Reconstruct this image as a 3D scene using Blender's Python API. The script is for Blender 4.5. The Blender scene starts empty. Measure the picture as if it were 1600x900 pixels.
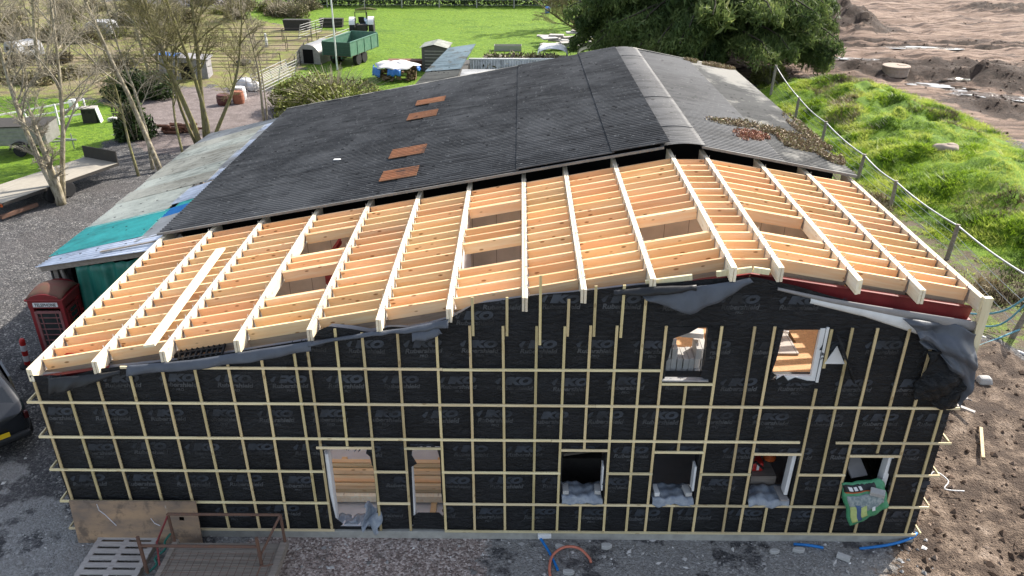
import bpy, math, random
import numpy as np
from mathutils import Vector, Matrix
R = math.radians
scene = bpy.context.scene
col = scene.collection
random.seed(7)
# ------------------------------------------------------------------ camera
cam_data = bpy.data.cameras.new('camera'); cam = bpy.data.objects.new('camera', cam_data); col.objects.link(cam)
cam_data.sensor_width = 36.0; cam_data.lens = 36.0*1247.5/1600.0
cam_data.clip_start = 0.1; cam_data.clip_end = 3000.0
cam.location = (8.973, -12.268, 11.916)
cam.rotation_euler = (R(90-26.83), R(-0.05), R(0.568))
scene.camera = cam
# ------------------------------------------------------------------ sky, sun, exposure
SUN_EL, SUN_AZ = 38.0, 47.0          # azimuth measured from +Y towards +X
world = bpy.data.worlds.new('World'); scene.world = world; world.use_nodes = True
wn = world.node_tree.nodes; wl = world.node_tree.links
bg = wn['Background']; sky = wn.new('ShaderNodeTexSky'); sky.sky_type = 'NISHITA'; sky.sun_disc = False
sky.sun_elevation = R(SUN_EL); sky.sun_rotation = R(SUN_AZ); sky.air_density = 1.0; sky.dust_density = 2.0; sky.ozone_density = 1.0
hsv = wn.new('ShaderNodeHueSaturation'); hsv.inputs['Saturation'].default_value = .62; wl.new(sky.outputs[0], hsv.inputs['Color']); wl.new(hsv.outputs[0], bg.inputs[0]); bg.inputs[1].default_value = 0.15
sd = bpy.data.lights.new('sun', 'SUN'); sd.energy = 4.4; sd.angle = R(0.6); sd.color = (1.0, 0.93, 0.83)
sun = bpy.data.objects.new('sun', sd); col.objects.link(sun)
dv = Vector((-math.sin(R(SUN_AZ))*math.cos(R(SUN_EL)), -math.cos(R(SUN_AZ))*math.cos(R(SUN_EL)), -math.sin(R(SUN_EL))))
sun.rotation_euler = dv.to_track_quat('-Z', 'Y').to_euler(); sun.location = (40, 40, 50)
vs = scene.view_settings; scene.display_settings.display_device = 'sRGB'
vs.view_transform = 'Standard'; vs.look = 'None'; vs.gamma = 1.0; vs.use_curve_mapping = False; vs.exposure = 0.95
cy = scene.cycles; cy.use_denoising = True; cy.max_bounces = 6; cy.diffuse_bounces = 4; cy.glossy_bounces = 3
cy.transmission_bounces = 4; cy.caustics_reflective = False; cy.caustics_refractive = False

# ------------------------------------------------------------------ helpers
def rng(seed): return np.random.default_rng(seed)
_perm = rng(11).random((256, 256))
def vnoise(x, y):
    xi = np.floor(x).astype(int); yi = np.floor(y).astype(int); fx = x-xi; fy = y-yi
    fx = fx*fx*(3-2*fx); fy = fy*fy*(3-2*fy)
    a = _perm[xi % 256, yi % 256]; b = _perm[(xi+1) % 256, yi % 256]; c = _perm[xi % 256, (yi+1) % 256]; d = _perm[(xi+1) % 256, (yi+1) % 256]
    return (a*(1-fx)+b*fx)*(1-fy)+(c*(1-fx)+d*fx)*fy
def fbm(x, y, o=4):
    s = 0; a = .5
    for i in range(o):
        s = s+a*vnoise(x+17.3*i, y+5.1*i); x = x*2.03; y = y*2.03; a *= .5
    return s
def sstep(a, b, x): t = np.clip((x-a)/(b-a), 0, 1); return t*t*(3-2*t)
def polydist(px, py, poly):
    """signed distance, positive inside"""
    P = np.array(poly, float); n = len(P); d = np.full(px.shape, 1e9); ins = np.zeros(px.shape, bool)
    for i in range(n):
        a = P[i]; b = P[(i+1) % n]; e = b-a; wx = px-a[0]; wy = py-a[1]
        t = np.clip((wx*e[0]+wy*e[1])/(e@e), 0, 1); d = np.minimum(d, np.hypot(wx-t*e[0], wy-t*e[1]))
        c = ((a[1] > py) != (b[1] > py)); xx = a[0]+(py-a[1])/(e[1] if abs(e[1]) > 1e-9 else 1e-9)*e[0]
        ins ^= c & (px < xx)
    return np.where(ins, d, -d)

class MB:
    def __init__(s): s.v = []; s.f = []
    def add(s, vs, fs):
        o = len(s.v); s.v += [tuple(p) for p in vs]; s.f += [tuple(i+o for i in f) for f in fs]; return s
    def box(s, c, d, rot=None, taper=1.0):
        x, y, z = d[0]/2, d[1]/2, d[2]/2; t = taper
        p = [Vector(q) for q in ((-x,-y,-z),(x,-y,-z),(x,y,-z),(-x,y,-z),(-x*t,-y*t,z),(x*t,-y*t,z),(x*t,y*t,z),(-x*t,y*t,z))]
        if rot is not None: p = [rot @ q for q in p]
        return s.add([q+Vector(c) for q in p], [(3,2,1,0),(4,5,6,7),(0,1,5,4),(1,2,6,5),(2,3,7,6),(3,0,4,7)])
    def bar(s, a, b, w, h, up=(0,0,1)):
        a = Vector(a); b = Vector(b); d = b-a; L = d.length; x = d.normalized(); u = Vector(up)
        y = u.cross(x)
        if y.length < 1e-4: y = Vector((0,1,0)).cross(x)
        y.normalize(); z = x.cross(y)
        m = Matrix((x, y, z)).transposed()
        return s.box((a+b)/2, (L, w, h), m)
    def tube(s, pts, rad, n=6, cap=True):
        pts = [Vector(p) for p in pts]; m = len(pts)
        if not hasattr(rad, '__len__'): rad = [rad]*m
        vs = []; fs = []; prev = None
        for i, p in enumerate(pts):
            t = (pts[min(i+1, m-1)]-pts[max(i-1, 0)]).normalized()
            if prev is None:
                u = Vector((0,0,1)) if abs(t.z) < .9 else Vector((1,0,0)); x = u.cross(t).normalized()
            else:
                x = (prev-t*prev.dot(t)); x = x.normalized() if x.length > 1e-5 else Vector((1,0,0))
            prev = x; y = t.cross(x)
            for k in range(n):
                a = 2*math.pi*k/n; vs.append(p+(x*math.cos(a)+y*math.sin(a))*rad[i])
        for i in range(m-1):
            for k in range(n):
                fs.append((i*n+k, i*n+(k+1) % n, (i+1)*n+(k+1) % n, (i+1)*n+k))
        if cap: fs.append(tuple(range(n))[::-1]); fs.append(tuple((m-1)*n+k for k in range(n)))
        return s.add(vs, fs)
    def lathe(s, prof, c=(0,0,0), n=20, axis='z'):
        vs = []; fs = []; m = len(prof)
        for r, h in prof:
            for k in range(n):
                a = 2*math.pi*k/n; q = (r*math.cos(a), r*math.sin(a), h)
                if axis == 'x': q = (q[2], q[0], q[1])
                if axis == 'y': q = (q[0], q[2], q[1])
                vs.append((q[0]+c[0], q[1]+c[1], q[2]+c[2]))
        for i in range(m-1):
            for k in range(n): fs.append((i*n+k, i*n+(k+1) % n, (i+1)*n+(k+1) % n, (i+1)*n+k))
        fs.append(tuple(range(n))[::-1]); fs.append(tuple((m-1)*n+k for k in range(n)))
        return s.add(vs, fs)
    def sheet(s, fn, nu, nv, thick=0.0):
        """grid from fn(u,v) in 0..1; closed with a small thickness along the normal"""
        g = [[Vector(fn(i/nu, j/nv)) for i in range(nu+1)] for j in range(nv+1)]
        top = [p for r in g for p in r]; W = nu+1
        fs = [(j*W+i, j*W+i+1, (j+1)*W+i+1, (j+1)*W+i) for j in range(nv) for i in range(nu)]
        if thick <= 0: return s.add(top, fs)
        nrm = []
        for j in range(nv+1):
            for i in range(nu+1):
                du = g[j][min(i+1, nu)]-g[j][max(i-1, 0)]; dvv = g[min(j+1, nv)][i]-g[max(j-1, 0)][i]
                c = du.cross(dvv); nrm.append(c.normalized() if c.length > 1e-9 else Vector((0,0,1)))
        N = len(top); bot = [p-n*thick for p, n in zip(top, nrm)]
        fs2 = [tuple(i+N for i in f)[::-1] for f in fs]
        edge = [j*W for j in range(nv)]; e2 = []
        for i in range(nu): e2.append((i, i+1)); e2.append((nv*W+i+1, nv*W+i))
        for j in range(nv): e2.append(((j+1)*W, j*W)); e2.append((j*W+nu, (j+1)*W+nu))
        fs3 = [(b, a, a+N, b+N) for a, b in e2]
        return s.add(top+bot, fs+fs2+fs3)
    def prism(s, pts, y0, y1, axis='y'):
        """extrude a closed 2D outline"""
        n = len(pts)
        def w(p, h): return {'y': (p[0], h, p[1]), 'x': (h, p[0], p[1]), 'z': (p[0], p[1], h)}[axis]
        vs = [w(p, y0) for p in pts]+[w(p, y1) for p in pts]
        fs = [tuple(range(n)), tuple(range(2*n-1, n-1, -1))]+[(i, i+n, (i+1) % n+n, (i+1) % n) for i in range(n)]
        return s.add(vs, fs)
    def build(s, name, mat, parent=None, smooth=False, loc=None, bevel=0.0, local=False, fix=True):
        me = bpy.data.meshes.new(name); me.from_pydata([tuple(p) for p in s.v], [], s.f)
        if fix and len(s.f) < 6000:
            import bmesh
            bm = bmesh.new(); bm.from_mesh(me); bmesh.ops.recalc_face_normals(bm, faces=bm.faces); bm.to_mesh(me); bm.free()
        me.materials.append(mat)
        if smooth: me.polygons.foreach_set('use_smooth', [True]*len(me.polygons))
        o = bpy.data.objects.new(name, me); col.objects.link(o)
        if parent is not None: o.parent = parent
        if loc is not None: o.location = loc
        if bevel > 0:
            b = o.modifiers.new('bevel', 'BEVEL'); b.width = bevel; b.segments = 2; b.limit_method = 'ANGLE'
        return o
def npmesh(name, verts, faces, mat, parent=None, smooth=False, attrs=None, face_attrs=None):
    """fast mesh from arrays; faces is (n,k)"""
    verts = np.asarray(verts, np.float32); faces = np.asarray(faces, np.int32); k = faces.shape[1]; n = len(faces)
    me = bpy.data.meshes.new(name); me.vertices.add(len(verts)); me.vertices.foreach_set('co', verts.ravel())
    me.loops.add(n*k); me.loops.foreach_set('vertex_index', faces.ravel())
    me.polygons.add(n); me.polygons.foreach_set('loop_start', np.arange(n, dtype=np.int32)*k)
    me.polygons.foreach_set('loop_total', np.full(n, k, np.int32)) if False else None
    me.update(calc_edges=True)
    for nm, a in (attrs or {}).items():
        at = me.attributes.new(nm, 'FLOAT', 'POINT'); at.data.foreach_set('value', np.asarray(a, np.float32).ravel())
    for nm, a in (face_attrs or {}).items():
        at = me.attributes.new(nm, 'FLOAT', 'FACE'); at.data.foreach_set('value', np.asarray(a, np.float32).ravel())
    me.polygons.foreach_set('use_smooth', np.full(n, smooth))
    me.materials.append(mat); me.validate()
    o = bpy.data.objects.new(name, me); col.objects.link(o)
    if parent is not None: o.parent = parent
    return o
def tag(o, label=None, cat=None, group=None, kind=None):
    if label: o['label'] = label
    if cat: o['category'] = cat
    if group: o['group'] = group
    if kind: o['kind'] = kind
    return o
def thing(name, label, cat, loc=(0,0,0), rz=0.0, group=None):
    o = bpy.data.objects.new(name, None); col.objects.link(o); o.empty_display_size = .2
    o.location = loc; o.rotation_euler = (0, 0, rz); return tag(o, label, cat, group)
def copy_tree(o, parent=None):
    c = o.copy(); col.objects.link(c)
    if parent is not None: c.parent = parent
    for ch in list(o.children): copy_tree(ch, c)
    return c

# ------------------------------------------------------------------ materials
class NT:
    def __init__(s, name):
        s.m = bpy.data.materials.new(name); s.m.use_nodes = True; s.t = s.m.node_tree
        s.n = s.t.nodes; s.l = s.t.links; s.p = s.n['Principled BSDF']
    def new(s, t, **k):
        n = s.n.new(t)
        for a, b in k.items(): setattr(n, a, b)
        return n
    def inp(s, sock, v):
        if hasattr(v, 'links') or hasattr(v, 'is_output'): s.l.new(v, sock)
        elif v is not None:
            if hasattr(sock.default_value, '__len__') and len(sock.default_value) == 4 and len(v) == 3: v = (*v, 1)
            sock.default_value = v
    def coord(s, kind='Object', scale=(1,1,1), off=None):
        c = s.new('ShaderNodeTexCoord'); mp = s.new('ShaderNodeMapping'); mp.inputs['Scale'].default_value = scale
        s.l.new(c.outputs[kind], mp.inputs['Vector'])
        if off is not None: s.l.new(off, mp.inputs['Location'])
        return mp.outputs[0]
    def world(s, scale=(1,1,1)):
        g = s.new('ShaderNodeNewGeometry'); mp = s.new('ShaderNodeMapping'); mp.inputs['Scale'].default_value = scale
        s.l.new(g.outputs['Position'], mp.inputs['Vector']); return mp.outputs[0]
    def noise(s, v, sc=5, det=4, rough=.55, dist=0.0):
        n = s.new('ShaderNodeTexNoise'); s.l.new(v, n.inputs['Vector']); n.inputs['Scale'].default_value = sc
        n.inputs['Detail'].default_value = det; n.inputs['Roughness'].default_value = rough; n.inputs['Distortion'].default_value = dist
        return n.outputs['Fac']
    def vor(s, v, sc=5, feat='F1', out='Distance'):
        n = s.new('ShaderNodeTexVoronoi'); n.feature = feat; s.l.new(v, n.inputs['Vector']); n.inputs['Scale'].default_value = sc
        return n.outputs[out]
    def ramp(s, f, stops):
        r = s.new('ShaderNodeValToRGB'); s.l.new(f, r.inputs[0]); e = r.color_ramp.elements
        while len(e) > 1: e.remove(e[-1])
        for i, (p, c) in enumerate(stops):
            if not hasattr(c, '__len__'): c = (c, c, c)
            q = e[0] if i == 0 else e.new(p); q.position = p; q.color = (*c[:3], 1)
        return r.outputs[0]
    def maprange(s, f, a, b, c=0.0, d=1.0):
        n = s.new('ShaderNodeMapRange'); s.inp(n.inputs[0], f)
        for i, v in enumerate((a, b, c, d)): n.inputs[1+i].default_value = v
        return n.outputs[0]
    def math(s, op, a, b=None):
        n = s.new('ShaderNodeMath', operation=op); s.inp(n.inputs[0], a)
        if b is not None: s.inp(n.inputs[1], b)
        return n.outputs[0]
    def mix(s, f, a, b, mode='MIX'):
        n = s.new('ShaderNodeMix', data_type='RGBA', blend_type=mode); s.inp(n.inputs[0], f); s.inp(n.inputs[6], a); s.inp(n.inputs[7], b)
        return n.outputs[2]
    def attr(s, name, out='Fac'):
        n = s.new('ShaderNodeAttribute'); n.attribute_name = name; return n.outputs[out]
    def rand(s):
        return s.new('ShaderNodeObjectInfo').outputs['Random']
    def bump(s, h, st=.3, dist=.02):
        b = s.new('ShaderNodeBump'); b.inputs['Strength'].default_value = st; b.inputs['Distance'].default_value = dist
        s.l.new(h, b.inputs['Height']); s.l.new(b.outputs[0], s.p.inputs['Normal'])
    def done(s, c=None, rough=.7, spec=.5, metal=0.0):
        if c is not None: s.inp(s.p.inputs['Base Color'], c)
        s.inp(s.p.inputs['Roughness'], rough); s.p.inputs['Specular IOR Level'].default_value = spec; s.p.inputs['Metallic'].default_value = metal
        return s.m
def simple(name, c, var=.25, sc=6, rough=.65, spec=.4, metal=0.0, c2=None, bump=.15, objrand=.0, stops=(.35, .7)):
    """painted / stone-like stuff: two mottled tones and fine bump"""
    t = NT(name); v = t.coord(); n = t.noise(v, sc, 6, .65)
    c2 = c2 or tuple(x*(1-var) for x in c); f = t.maprange(n, *stops)
    out = t.mix(f, c, c2)
    if objrand:
        r = t.maprange(t.rand(), 0, 1, 1-objrand, 1+objrand); hs = t.new('ShaderNodeHueSaturation'); t.l.new(r, hs.inputs['Value']); t.l.new(out, hs.inputs['Color']); out = hs.outputs[0]
    if bump: t.bump(t.noise(v, sc*8, 3), bump, .01)
    return t.done(out, rough, spec, metal)
def wood(name, light, dark, knots=.5, grain=(.7, 9, 9), objrand=.2, rough=.75, orange=None):
    t = NT(name); rd = t.rand()
    cb = t.new('ShaderNodeCombineXYZ'); t.l.new(t.math('MULTIPLY', rd, 37.0), cb.inputs[0]); t.l.new(t.math('MULTIPLY', rd, 91.0), cb.inputs[1]); t.l.new(t.math('MULTIPLY', rd, 53.0), cb.inputs[2])
    v = t.coord('Object', grain, cb.outputs[0]); n = t.noise(v, 2.2, 5, .6, .6); n2 = t.noise(v, .6, 2)
    c = t.mix(t.maprange(n, .35, .68), light, dark)
    if orange: c = t.mix(t.maprange(n2, .42, .62, 0, .8), c, orange)
    if knots:
        kv = t.coord('Object', tuple(1.3 if q < 1 else 3.2 for q in grain), cb.outputs[0]); d = t.vor(kv, 2.3); kk = t.maprange(d, .10, .17, knots, 0)
        c = t.mix(kk, c, (dark[0]*.38, dark[1]*.26, dark[2]*.18))
    hs = t.new('ShaderNodeHueSaturation'); t.l.new(t.maprange(rd, 0, 1, 1-objrand, 1+objrand), hs.inputs['Value'])
    t.l.new(t.maprange(t.math('FRACT', t.math('MULTIPLY', rd, 7.7)), 0, 1, .494, .510), hs.inputs['Hue']); t.l.new(c, hs.inputs['Color'])
    t.bump(n, .25, .004)
    return t.done(hs.outputs[0], rough, .3)
MAT = {}
MAT['joist'] = wood('joist_timber', (.86, .63, .39), (.78, .50, .28), .9, orange=(.82, .47, .23))
MAT['beam'] = wood('beam_timber', (.88, .79, .62), (.80, .66, .45), .4, grain=(9, .7, 9))
MAT['batten_h'] = wood('treated_batten_long', (.80, .69, .44), (.62, .49, .28), .5, grain=(.7, 14, 14), objrand=.2)
MAT['batten_v'] = wood('treated_batten_upright', (.66, .53, .30), (.49, .37, .18), .5, grain=(14, 14, .7), objrand=.24)
MAT['plank'] = wood('sawn_plank', (.72, .58, .38), (.60, .43, .24), .4)
MAT['old_wood'] = wood('weathered_wood', (.30, .26, .22), (.19, .165, .14), .2, objrand=.1)
MAT['pale_wood'] = wood('grey_pallet_wood', (.46, .43, .40), (.34, .31, .29), .2, objrand=.08)
MAT['cream_timber'] = wood('cream_timber', (.74, .66, .44), (.64, .55, .34), .3, grain=(9, 9, .7))
MAT['steel_red'] = simple('red_oxide_steel', (.20, .020, .022), .35, 3, .45)
MAT['white_board'] = simple('white_board', (.72, .71, .73), .12, 3, .7)
MAT['grey_board'] = simple('grey_fibre_board', (.33, .31, .30), .3, 1.2, .8)
MAT['foil'] = simple('grey_plastic_sheet', (.17, .20, .25), .5, 7, .35, .5, c2=(.34, .37, .40), bump=.5)
MAT['flap'] = simple('membrane_underside', (.095, .105, .125), .3, 2.5, .5, .4, bump=.3)
MAT['concrete'] = simple('concrete', (.42, .41, .37), .3, 4, .9, .2, bump=.5)
MAT['block'] = simple('concrete_block', (.50, .49, .47), .18, 9, .9, .2, bump=.5, objrand=.1)
MAT['osb'] = simple('chipboard', (.62, .36, .17), .35, 30, .75, bump=.4)
MAT['rust'] = simple('rusty_tube', (.115, .07, .055), .5, 14, .75, c2=(.17, .085, .05), bump=.4)
MAT['dark'] = simple('void_shade_black', (.012, .012, .012), .2, 3, .95, .1)  # near-black colour standing for shade in openings and under roofs
MAT['steel'] = simple('galvanised_steel', (.45, .46, .47), .25, 8, .4, .5, .6)
MAT['white_paint'] = simple('white_paint', (.78, .78, .77), .12, 4, .5)
MAT['rubber'] = simple('black_rubber', (.025, .025, .026), .3, 6, .8, .3)
MAT['black_plastic'] = simple('black_plastic', (.02, .021, .023), .3, 5, .5, .4)
# ------------------------------------------------------------------ ground
def axis(lo, hi, step, far, n=22):
    a = np.arange(lo, hi+step/2, step); g = np.geomspace(1, far, n)
    return np.concatenate([lo-g[::-1]*1.0, a, hi+g])
gx_ = axis(-62, 80, .36, 1400); gy_ = axis(-7, 96, .36, 1400)
GX, GY = np.meshgrid(gx_, gy_)
LAWN = [(-60,3),(-22,9),(-13.3,17.2),(-13,19.6),(-12.4,22),(-12.2,26.4),(-12.7,31),(-14.2,34.2),(-17,36.5),(-26,38),(-60,40)]
PADDOCK = [(-60,38),(-18,36.3),(-12.6,40.5),(-7.6,39.5),(-6.5,42),(-5.8,50),(-5.2,61),(-13,67),(-25,78),(-60,92)]
FIELD = [(-7.2,39.0),(-7.2,42),(-6.2,50),(-5.6,61),(-13,66),(-22,74),(-30,1500),(24,1500),(28,80),(22,56),(18,46),(12,30),(-.6,30),(-.5,36),(-3.8,38.2)]
MUDF = [(24,95),(20,60),(19,45),(22,42),(29,41.2),(33.5,40.3),(34.5,35),(34.3,29),(38,24),(70,8),(1400,8),(1400,1400),(30,1400)]
MOUND = [(25.3,40.5),(29,41),(33.4,39.6),(34.3,33),(34.0,26),(33,19),(31,13),(27,12),(25.2,14.6),(24.6,24),(24.1,33),(22.5,38)]
VERGE = [(17.4,22),(19.5,13.5),(21.3,9),(23.0,7.2),(25,6.4),(33,4),(60,5),(36,22),(30,40),(20,40),(17.4,38)]
DIRT = [(16.6,-.2),(17.3,9),(18.5,14),(21,10),(23.2,7.0),(40,4),(60,-30),(10,-30),(14,-3.4)]
FRONT = [(-14,7),(-14,-40),(40,-40),(19,.5),(-2,.5)]
PINK = [(3.6,.25),(8.2,.25),(8.6,-1.0),(8.0,-3.0),(6.0,-8),(3.2,-8)]
TRACK = [(-9.5,26),(-6,26),(-4.6,35),(-4.6,40),(-7.4,39.4),(-12.4,40.2),(-16,36.2),(-14,33.5),(-12.2,29)]
def soft(poly, w):
    w = w*2.0; return np.clip(.5+polydist(GX, GY, poly)/w, 0, 1)
m_mound = soft(MOUND, 1.2); m_verge = soft(VERGE, 1.6)
m_lawn = np.maximum(soft(LAWN, 1.0), soft(FIELD, 1.6)); m_pad = soft(PADDOCK, 3.0)
m_mud = soft(MUDF, 2.2); m_dirt = soft(DIRT, 1.6); m_pink = soft(PINK, 1.3); m_track = soft(TRACK, 1.6); m_front = soft(FRONT, 4)
far_r = np.clip((np.hypot(GX-5, GY-30)-140)/80, 0, 1); m_lawn = np.maximum(m_lawn*(1-0), far_r)
m_mud = m_mud*(1-far_r)
d_m = polydist(GX, GY, MOUND)
GZ = np.zeros_like(GX)
lump = fbm(GX*.45, GY*.45, 3); lump2 = fbm(GX*1.3+40, GY*1.3, 3)
GZ += sstep(-.5, 4.2, d_m)*(1.15+1.2*(lump-.45))+sstep(0, 1.5, d_m)*((lump2-.45)*1.0+.2*np.abs(fbm(GX*2.1+7, GY*2.1, 2)-.4))
GZ += m_verge*(1-m_mound)*(lump2-.5)*.28
muddy = m_mud*sstep(0, 4, polydist(GX, GY, MUDF))
GZ += muddy*((fbm(GX*.16+9, GY*.16, 3)-.45)*.9+(fbm(GX*.9, GY*.9, 4)-.48)*.55)
def ridge(x0, y0, x1, y1, w, h, rough=.35):
    ax, ay = x1-x0, y1-y0; L = math.hypot(ax, ay); t = ((GX-x0)*ax+(GY-y0)*ay)/L/L
    dd = np.abs((GX-x0)*ay-(GY-y0)*ax)/L; e = np.clip(np.minimum(t, 1-t)*6, 0, 1)
    return h*e*np.exp(-(dd/w)**2)*(1+rough*4*(lump2-.48))
GZ += ridge(30, 47, 47, 42.5, 1.3, .6)-ridge(31, 50.5, 46, 46.5, .9, .3)+ridge(39, 44.5, 50, 34, 1.5, .5)+ridge(36, 38.5, 46, 27, .9, .4)
GZ += ridge(31, 68, 43, 65, 3.4, 1.9, .25)+ridge(30, 77, 44, 74, 3.0, 1.6)+ridge(55, 80, 75, 72, 2.5, .8)
for k, (a, b, c, e) in enumerate([(29, 60, 75, 55), (29, 58, 75, 53), (33, 52, 78, 44), (38, 40, 62, 24), (39.6, 41, 64, 25)]):
    GZ -= ridge(a, b, c, e, .35, .22, .2)
GZ += ridge(29, 59, 75, 54, .3, .12)+m_dirt*(fbm(GX*.7+3, GY*.7, 4)-.47)*.5*sstep(17.1, 19, GX)
GZ += ridge(18.6, 3.0, 23.5, 8.5, .8, .3)+ridge(19, -.5, 24, 2.5, .7, .25)
GZ += (m_lawn*(1-far_r))*(fbm(GX*.5+70, GY*.5, 3)-.5)*.16+m_pad*(lump-.45)*.18
flat = sstep(0, 1.0, -polydist(GX, GY, [(-4.4,-2.5),(17.05,-2.5),(17.05,19),(-4.4,19)]))
GZ *= np.where((GX > 16.9) | (GY > 20) | (GX < -5), 1, flat)
GZ += far_r*0
H_, W_ = GX.shape
idx = np.arange(H_*W_).reshape(H_, W_)
gf = np.stack([idx[:-1,:-1], idx[:-1,1:], idx[1:,1:], idx[1:,:-1]], -1).reshape(-1, 4)
def ground_z(x, y):
    i = int(np.clip(np.searchsorted(gx_, x)-1, 0, len(gx_)-2)); j = int(np.clip(np.searchsorted(gy_, y)-1, 0, len(gy_)-2))
    fx = (x-gx_[i])/(gx_[i+1]-gx_[i]); fy = (y-gy_[j])/(gy_[j+1]-gy_[j])
    return float((GZ[j,i]*(1-fx)+GZ[j,i+1]*fx)*(1-fy)+(GZ[j+1,i]*(1-fx)+GZ[j+1,i+1]*fx)*fy)
def gzv(x, y):
    i = np.clip(np.searchsorted(gx_, x)-1, 0, len(gx_)-2); j = np.clip(np.searchsorted(gy_, y)-1, 0, len(gy_)-2)
    fx = (x-gx_[i])/(gx_[i+1]-gx_[i]); fy = (y-gy_[j])/(gy_[j+1]-gy_[j])
    return (GZ[j,i]*(1-fx)+GZ[j,i+1]*fx)*(1-fy)+(GZ[j+1,i]*(1-fx)+GZ[j+1,i+1]*fx)*fy
# puddles: low flat spots of the mud field
t = NT('ground'); v = t.world(); v3 = v
big = t.noise(v, .35, 5, .6); mid = t.noise(v, 1.7, 5, .62); fine = t.noise(v, 14, 4, .7); wob = t.math('SUBTRACT', t.noise(v, .9, 5, .65), .5)
def fac(a, w=1.5, lo=.44, hi=.56):
    return t.maprange(t.math('ADD', t.attr(a), t.math('MULTIPLY', wob, w)), lo, hi)
gn = t.noise(v, 3.2, 6, .7); 
peb = t.vor(v, 26, 'F1', 'Color'); pd = t.vor(v, 26); sepc = t.new('ShaderNodeSeparateColor'); t.l.new(peb, sepc.inputs[0]); pr = sepc.outputs[0]
peb2 = t.new('ShaderNodeSeparateColor'); t.l.new(t.vor(v, 9, 'F1', 'Color'), peb2.inputs[0]); pd2 = t.vor(v, 9)
grav = t.ramp(pr, [(0, (.035,.035,.038)), (.35, (.078,.078,.082)), (.7, (.135,.13,.13)), (.93, (.24,.23,.22)), (1, (.46,.44,.41))])
grav = t.mix(t.maprange(mid, .42, .62), grav, t.mix(.5, grav, (.035,.033,.033)))
grav = t.mix(t.maprange(big, .45, .65, 0, .75), grav, (.095,.088,.088))
gf2 = t.mix(t.maprange(mid, .3, .7), (.23,.212,.192), (.38,.352,.32)); grav = t.mix(t.math('MULTIPLY', fac('front', 2.2), .55), grav, t.mix(t.maprange(pr, 0, 1, .75, 0), (.50,.49,.47), gf2))
pinkc = t.ramp(pr, [(0, (.15,.115,.10)), (.4, (.32,.25,.222)), (.75, (.46,.385,.345)), (1, (.70,.61,.56))])
pinkc = t.mix(t.maprange(mid, .56, .68, 0, .7), pinkc, (.12,.10,.09))
dirtc = t.ramp(mid, [(.25, (.038,.025,.018)), (.45, (.10,.07,.05)), (.57, (.25,.185,.135)), (.74, (.44,.345,.27))])
dirtc = t.mix(t.maprange(fine, .35, .7), t.mix(.65, dirtc, (.035,.023,.017)), dirtc)
strk = t.noise(t.world((.25, 1.6, 1)), .8, 6, .65, .5)
mudc = t.ramp(strk, [(.30, (.035,.021,.016)), (.42, (.10,.064,.048)), (.50, (.23,.153,.11)), (.68, (.40,.295,.225))])
mudc = t.mix(t.maprange(fine, .3, .6, .45, 0), mudc, (.06,.039,.03))
mudc = t.mix(t.maprange(t.math('ADD', t.attr('churn'), t.math('MULTIPLY', wob, 1.6)), .25, .42, 0, .95), mudc, t.mix(t.maprange(gn, .35, .65), (.020,.013,.009), (.075,.049,.036)))
gn2 = t.noise(t.world((.35, 1, 1)), .5, 5, .6)
grass = t.ramp(gn, [(.25, (.04,.09,.008)), (.45, (.105,.195,.012)), (.62, (.175,.285,.016)), (.8, (.26,.36,.03))])
grass = t.mix(t.maprange(gn2, .52, .68, 0, .6), grass, (.055,.12,.01))
grass = t.mix(t.maprange(gn2, .28, .40, .5, 0), grass, (.22,.31,.03))
padc = t.ramp(t.noise(v, 1.1, 6, .7), [(.25, (.075,.06,.035)), (.42, (.20,.16,.09)), (.55, (.20,.21,.06)), (.72, (.24,.28,.06))])
padc = t.mix(t.maprange(big, .5, .64, 0, .8), padc, (.26,.20,.14))
verge = t.mix(t.maprange(t.noise(v, 1.6, 5, .7), .46, .56), (.13,.10,.07), (.15,.21,.035))
verge = t.mix(t.maprange(fine, .4, .6, .4, 0), verge, (.06,.06,.025))
trackc = t.mix(t.maprange(mid, .4, .62), (.19,.155,.145), (.27,.225,.215)); trackc = t.mix(t.maprange(pr, .0, 1, .35, 0), trackc, (.08,.07,.065))
c = t.mix(fac('pink'), grav, pinkc); c = t.mix(fac('dirt'), c, dirtc); c = t.mix(fac('pad', 1.7), c, padc)
c = t.mix(fac('track', 1.2), c, trackc); c = t.mix(fac('lawn', 1.2), c, grass); c = t.mix(fac('verge'), c, verge); c = t.mix(fac('mud', 1.4), c, mudc); c = t.mix(fac('mound', 1.2), c, grass)
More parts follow.
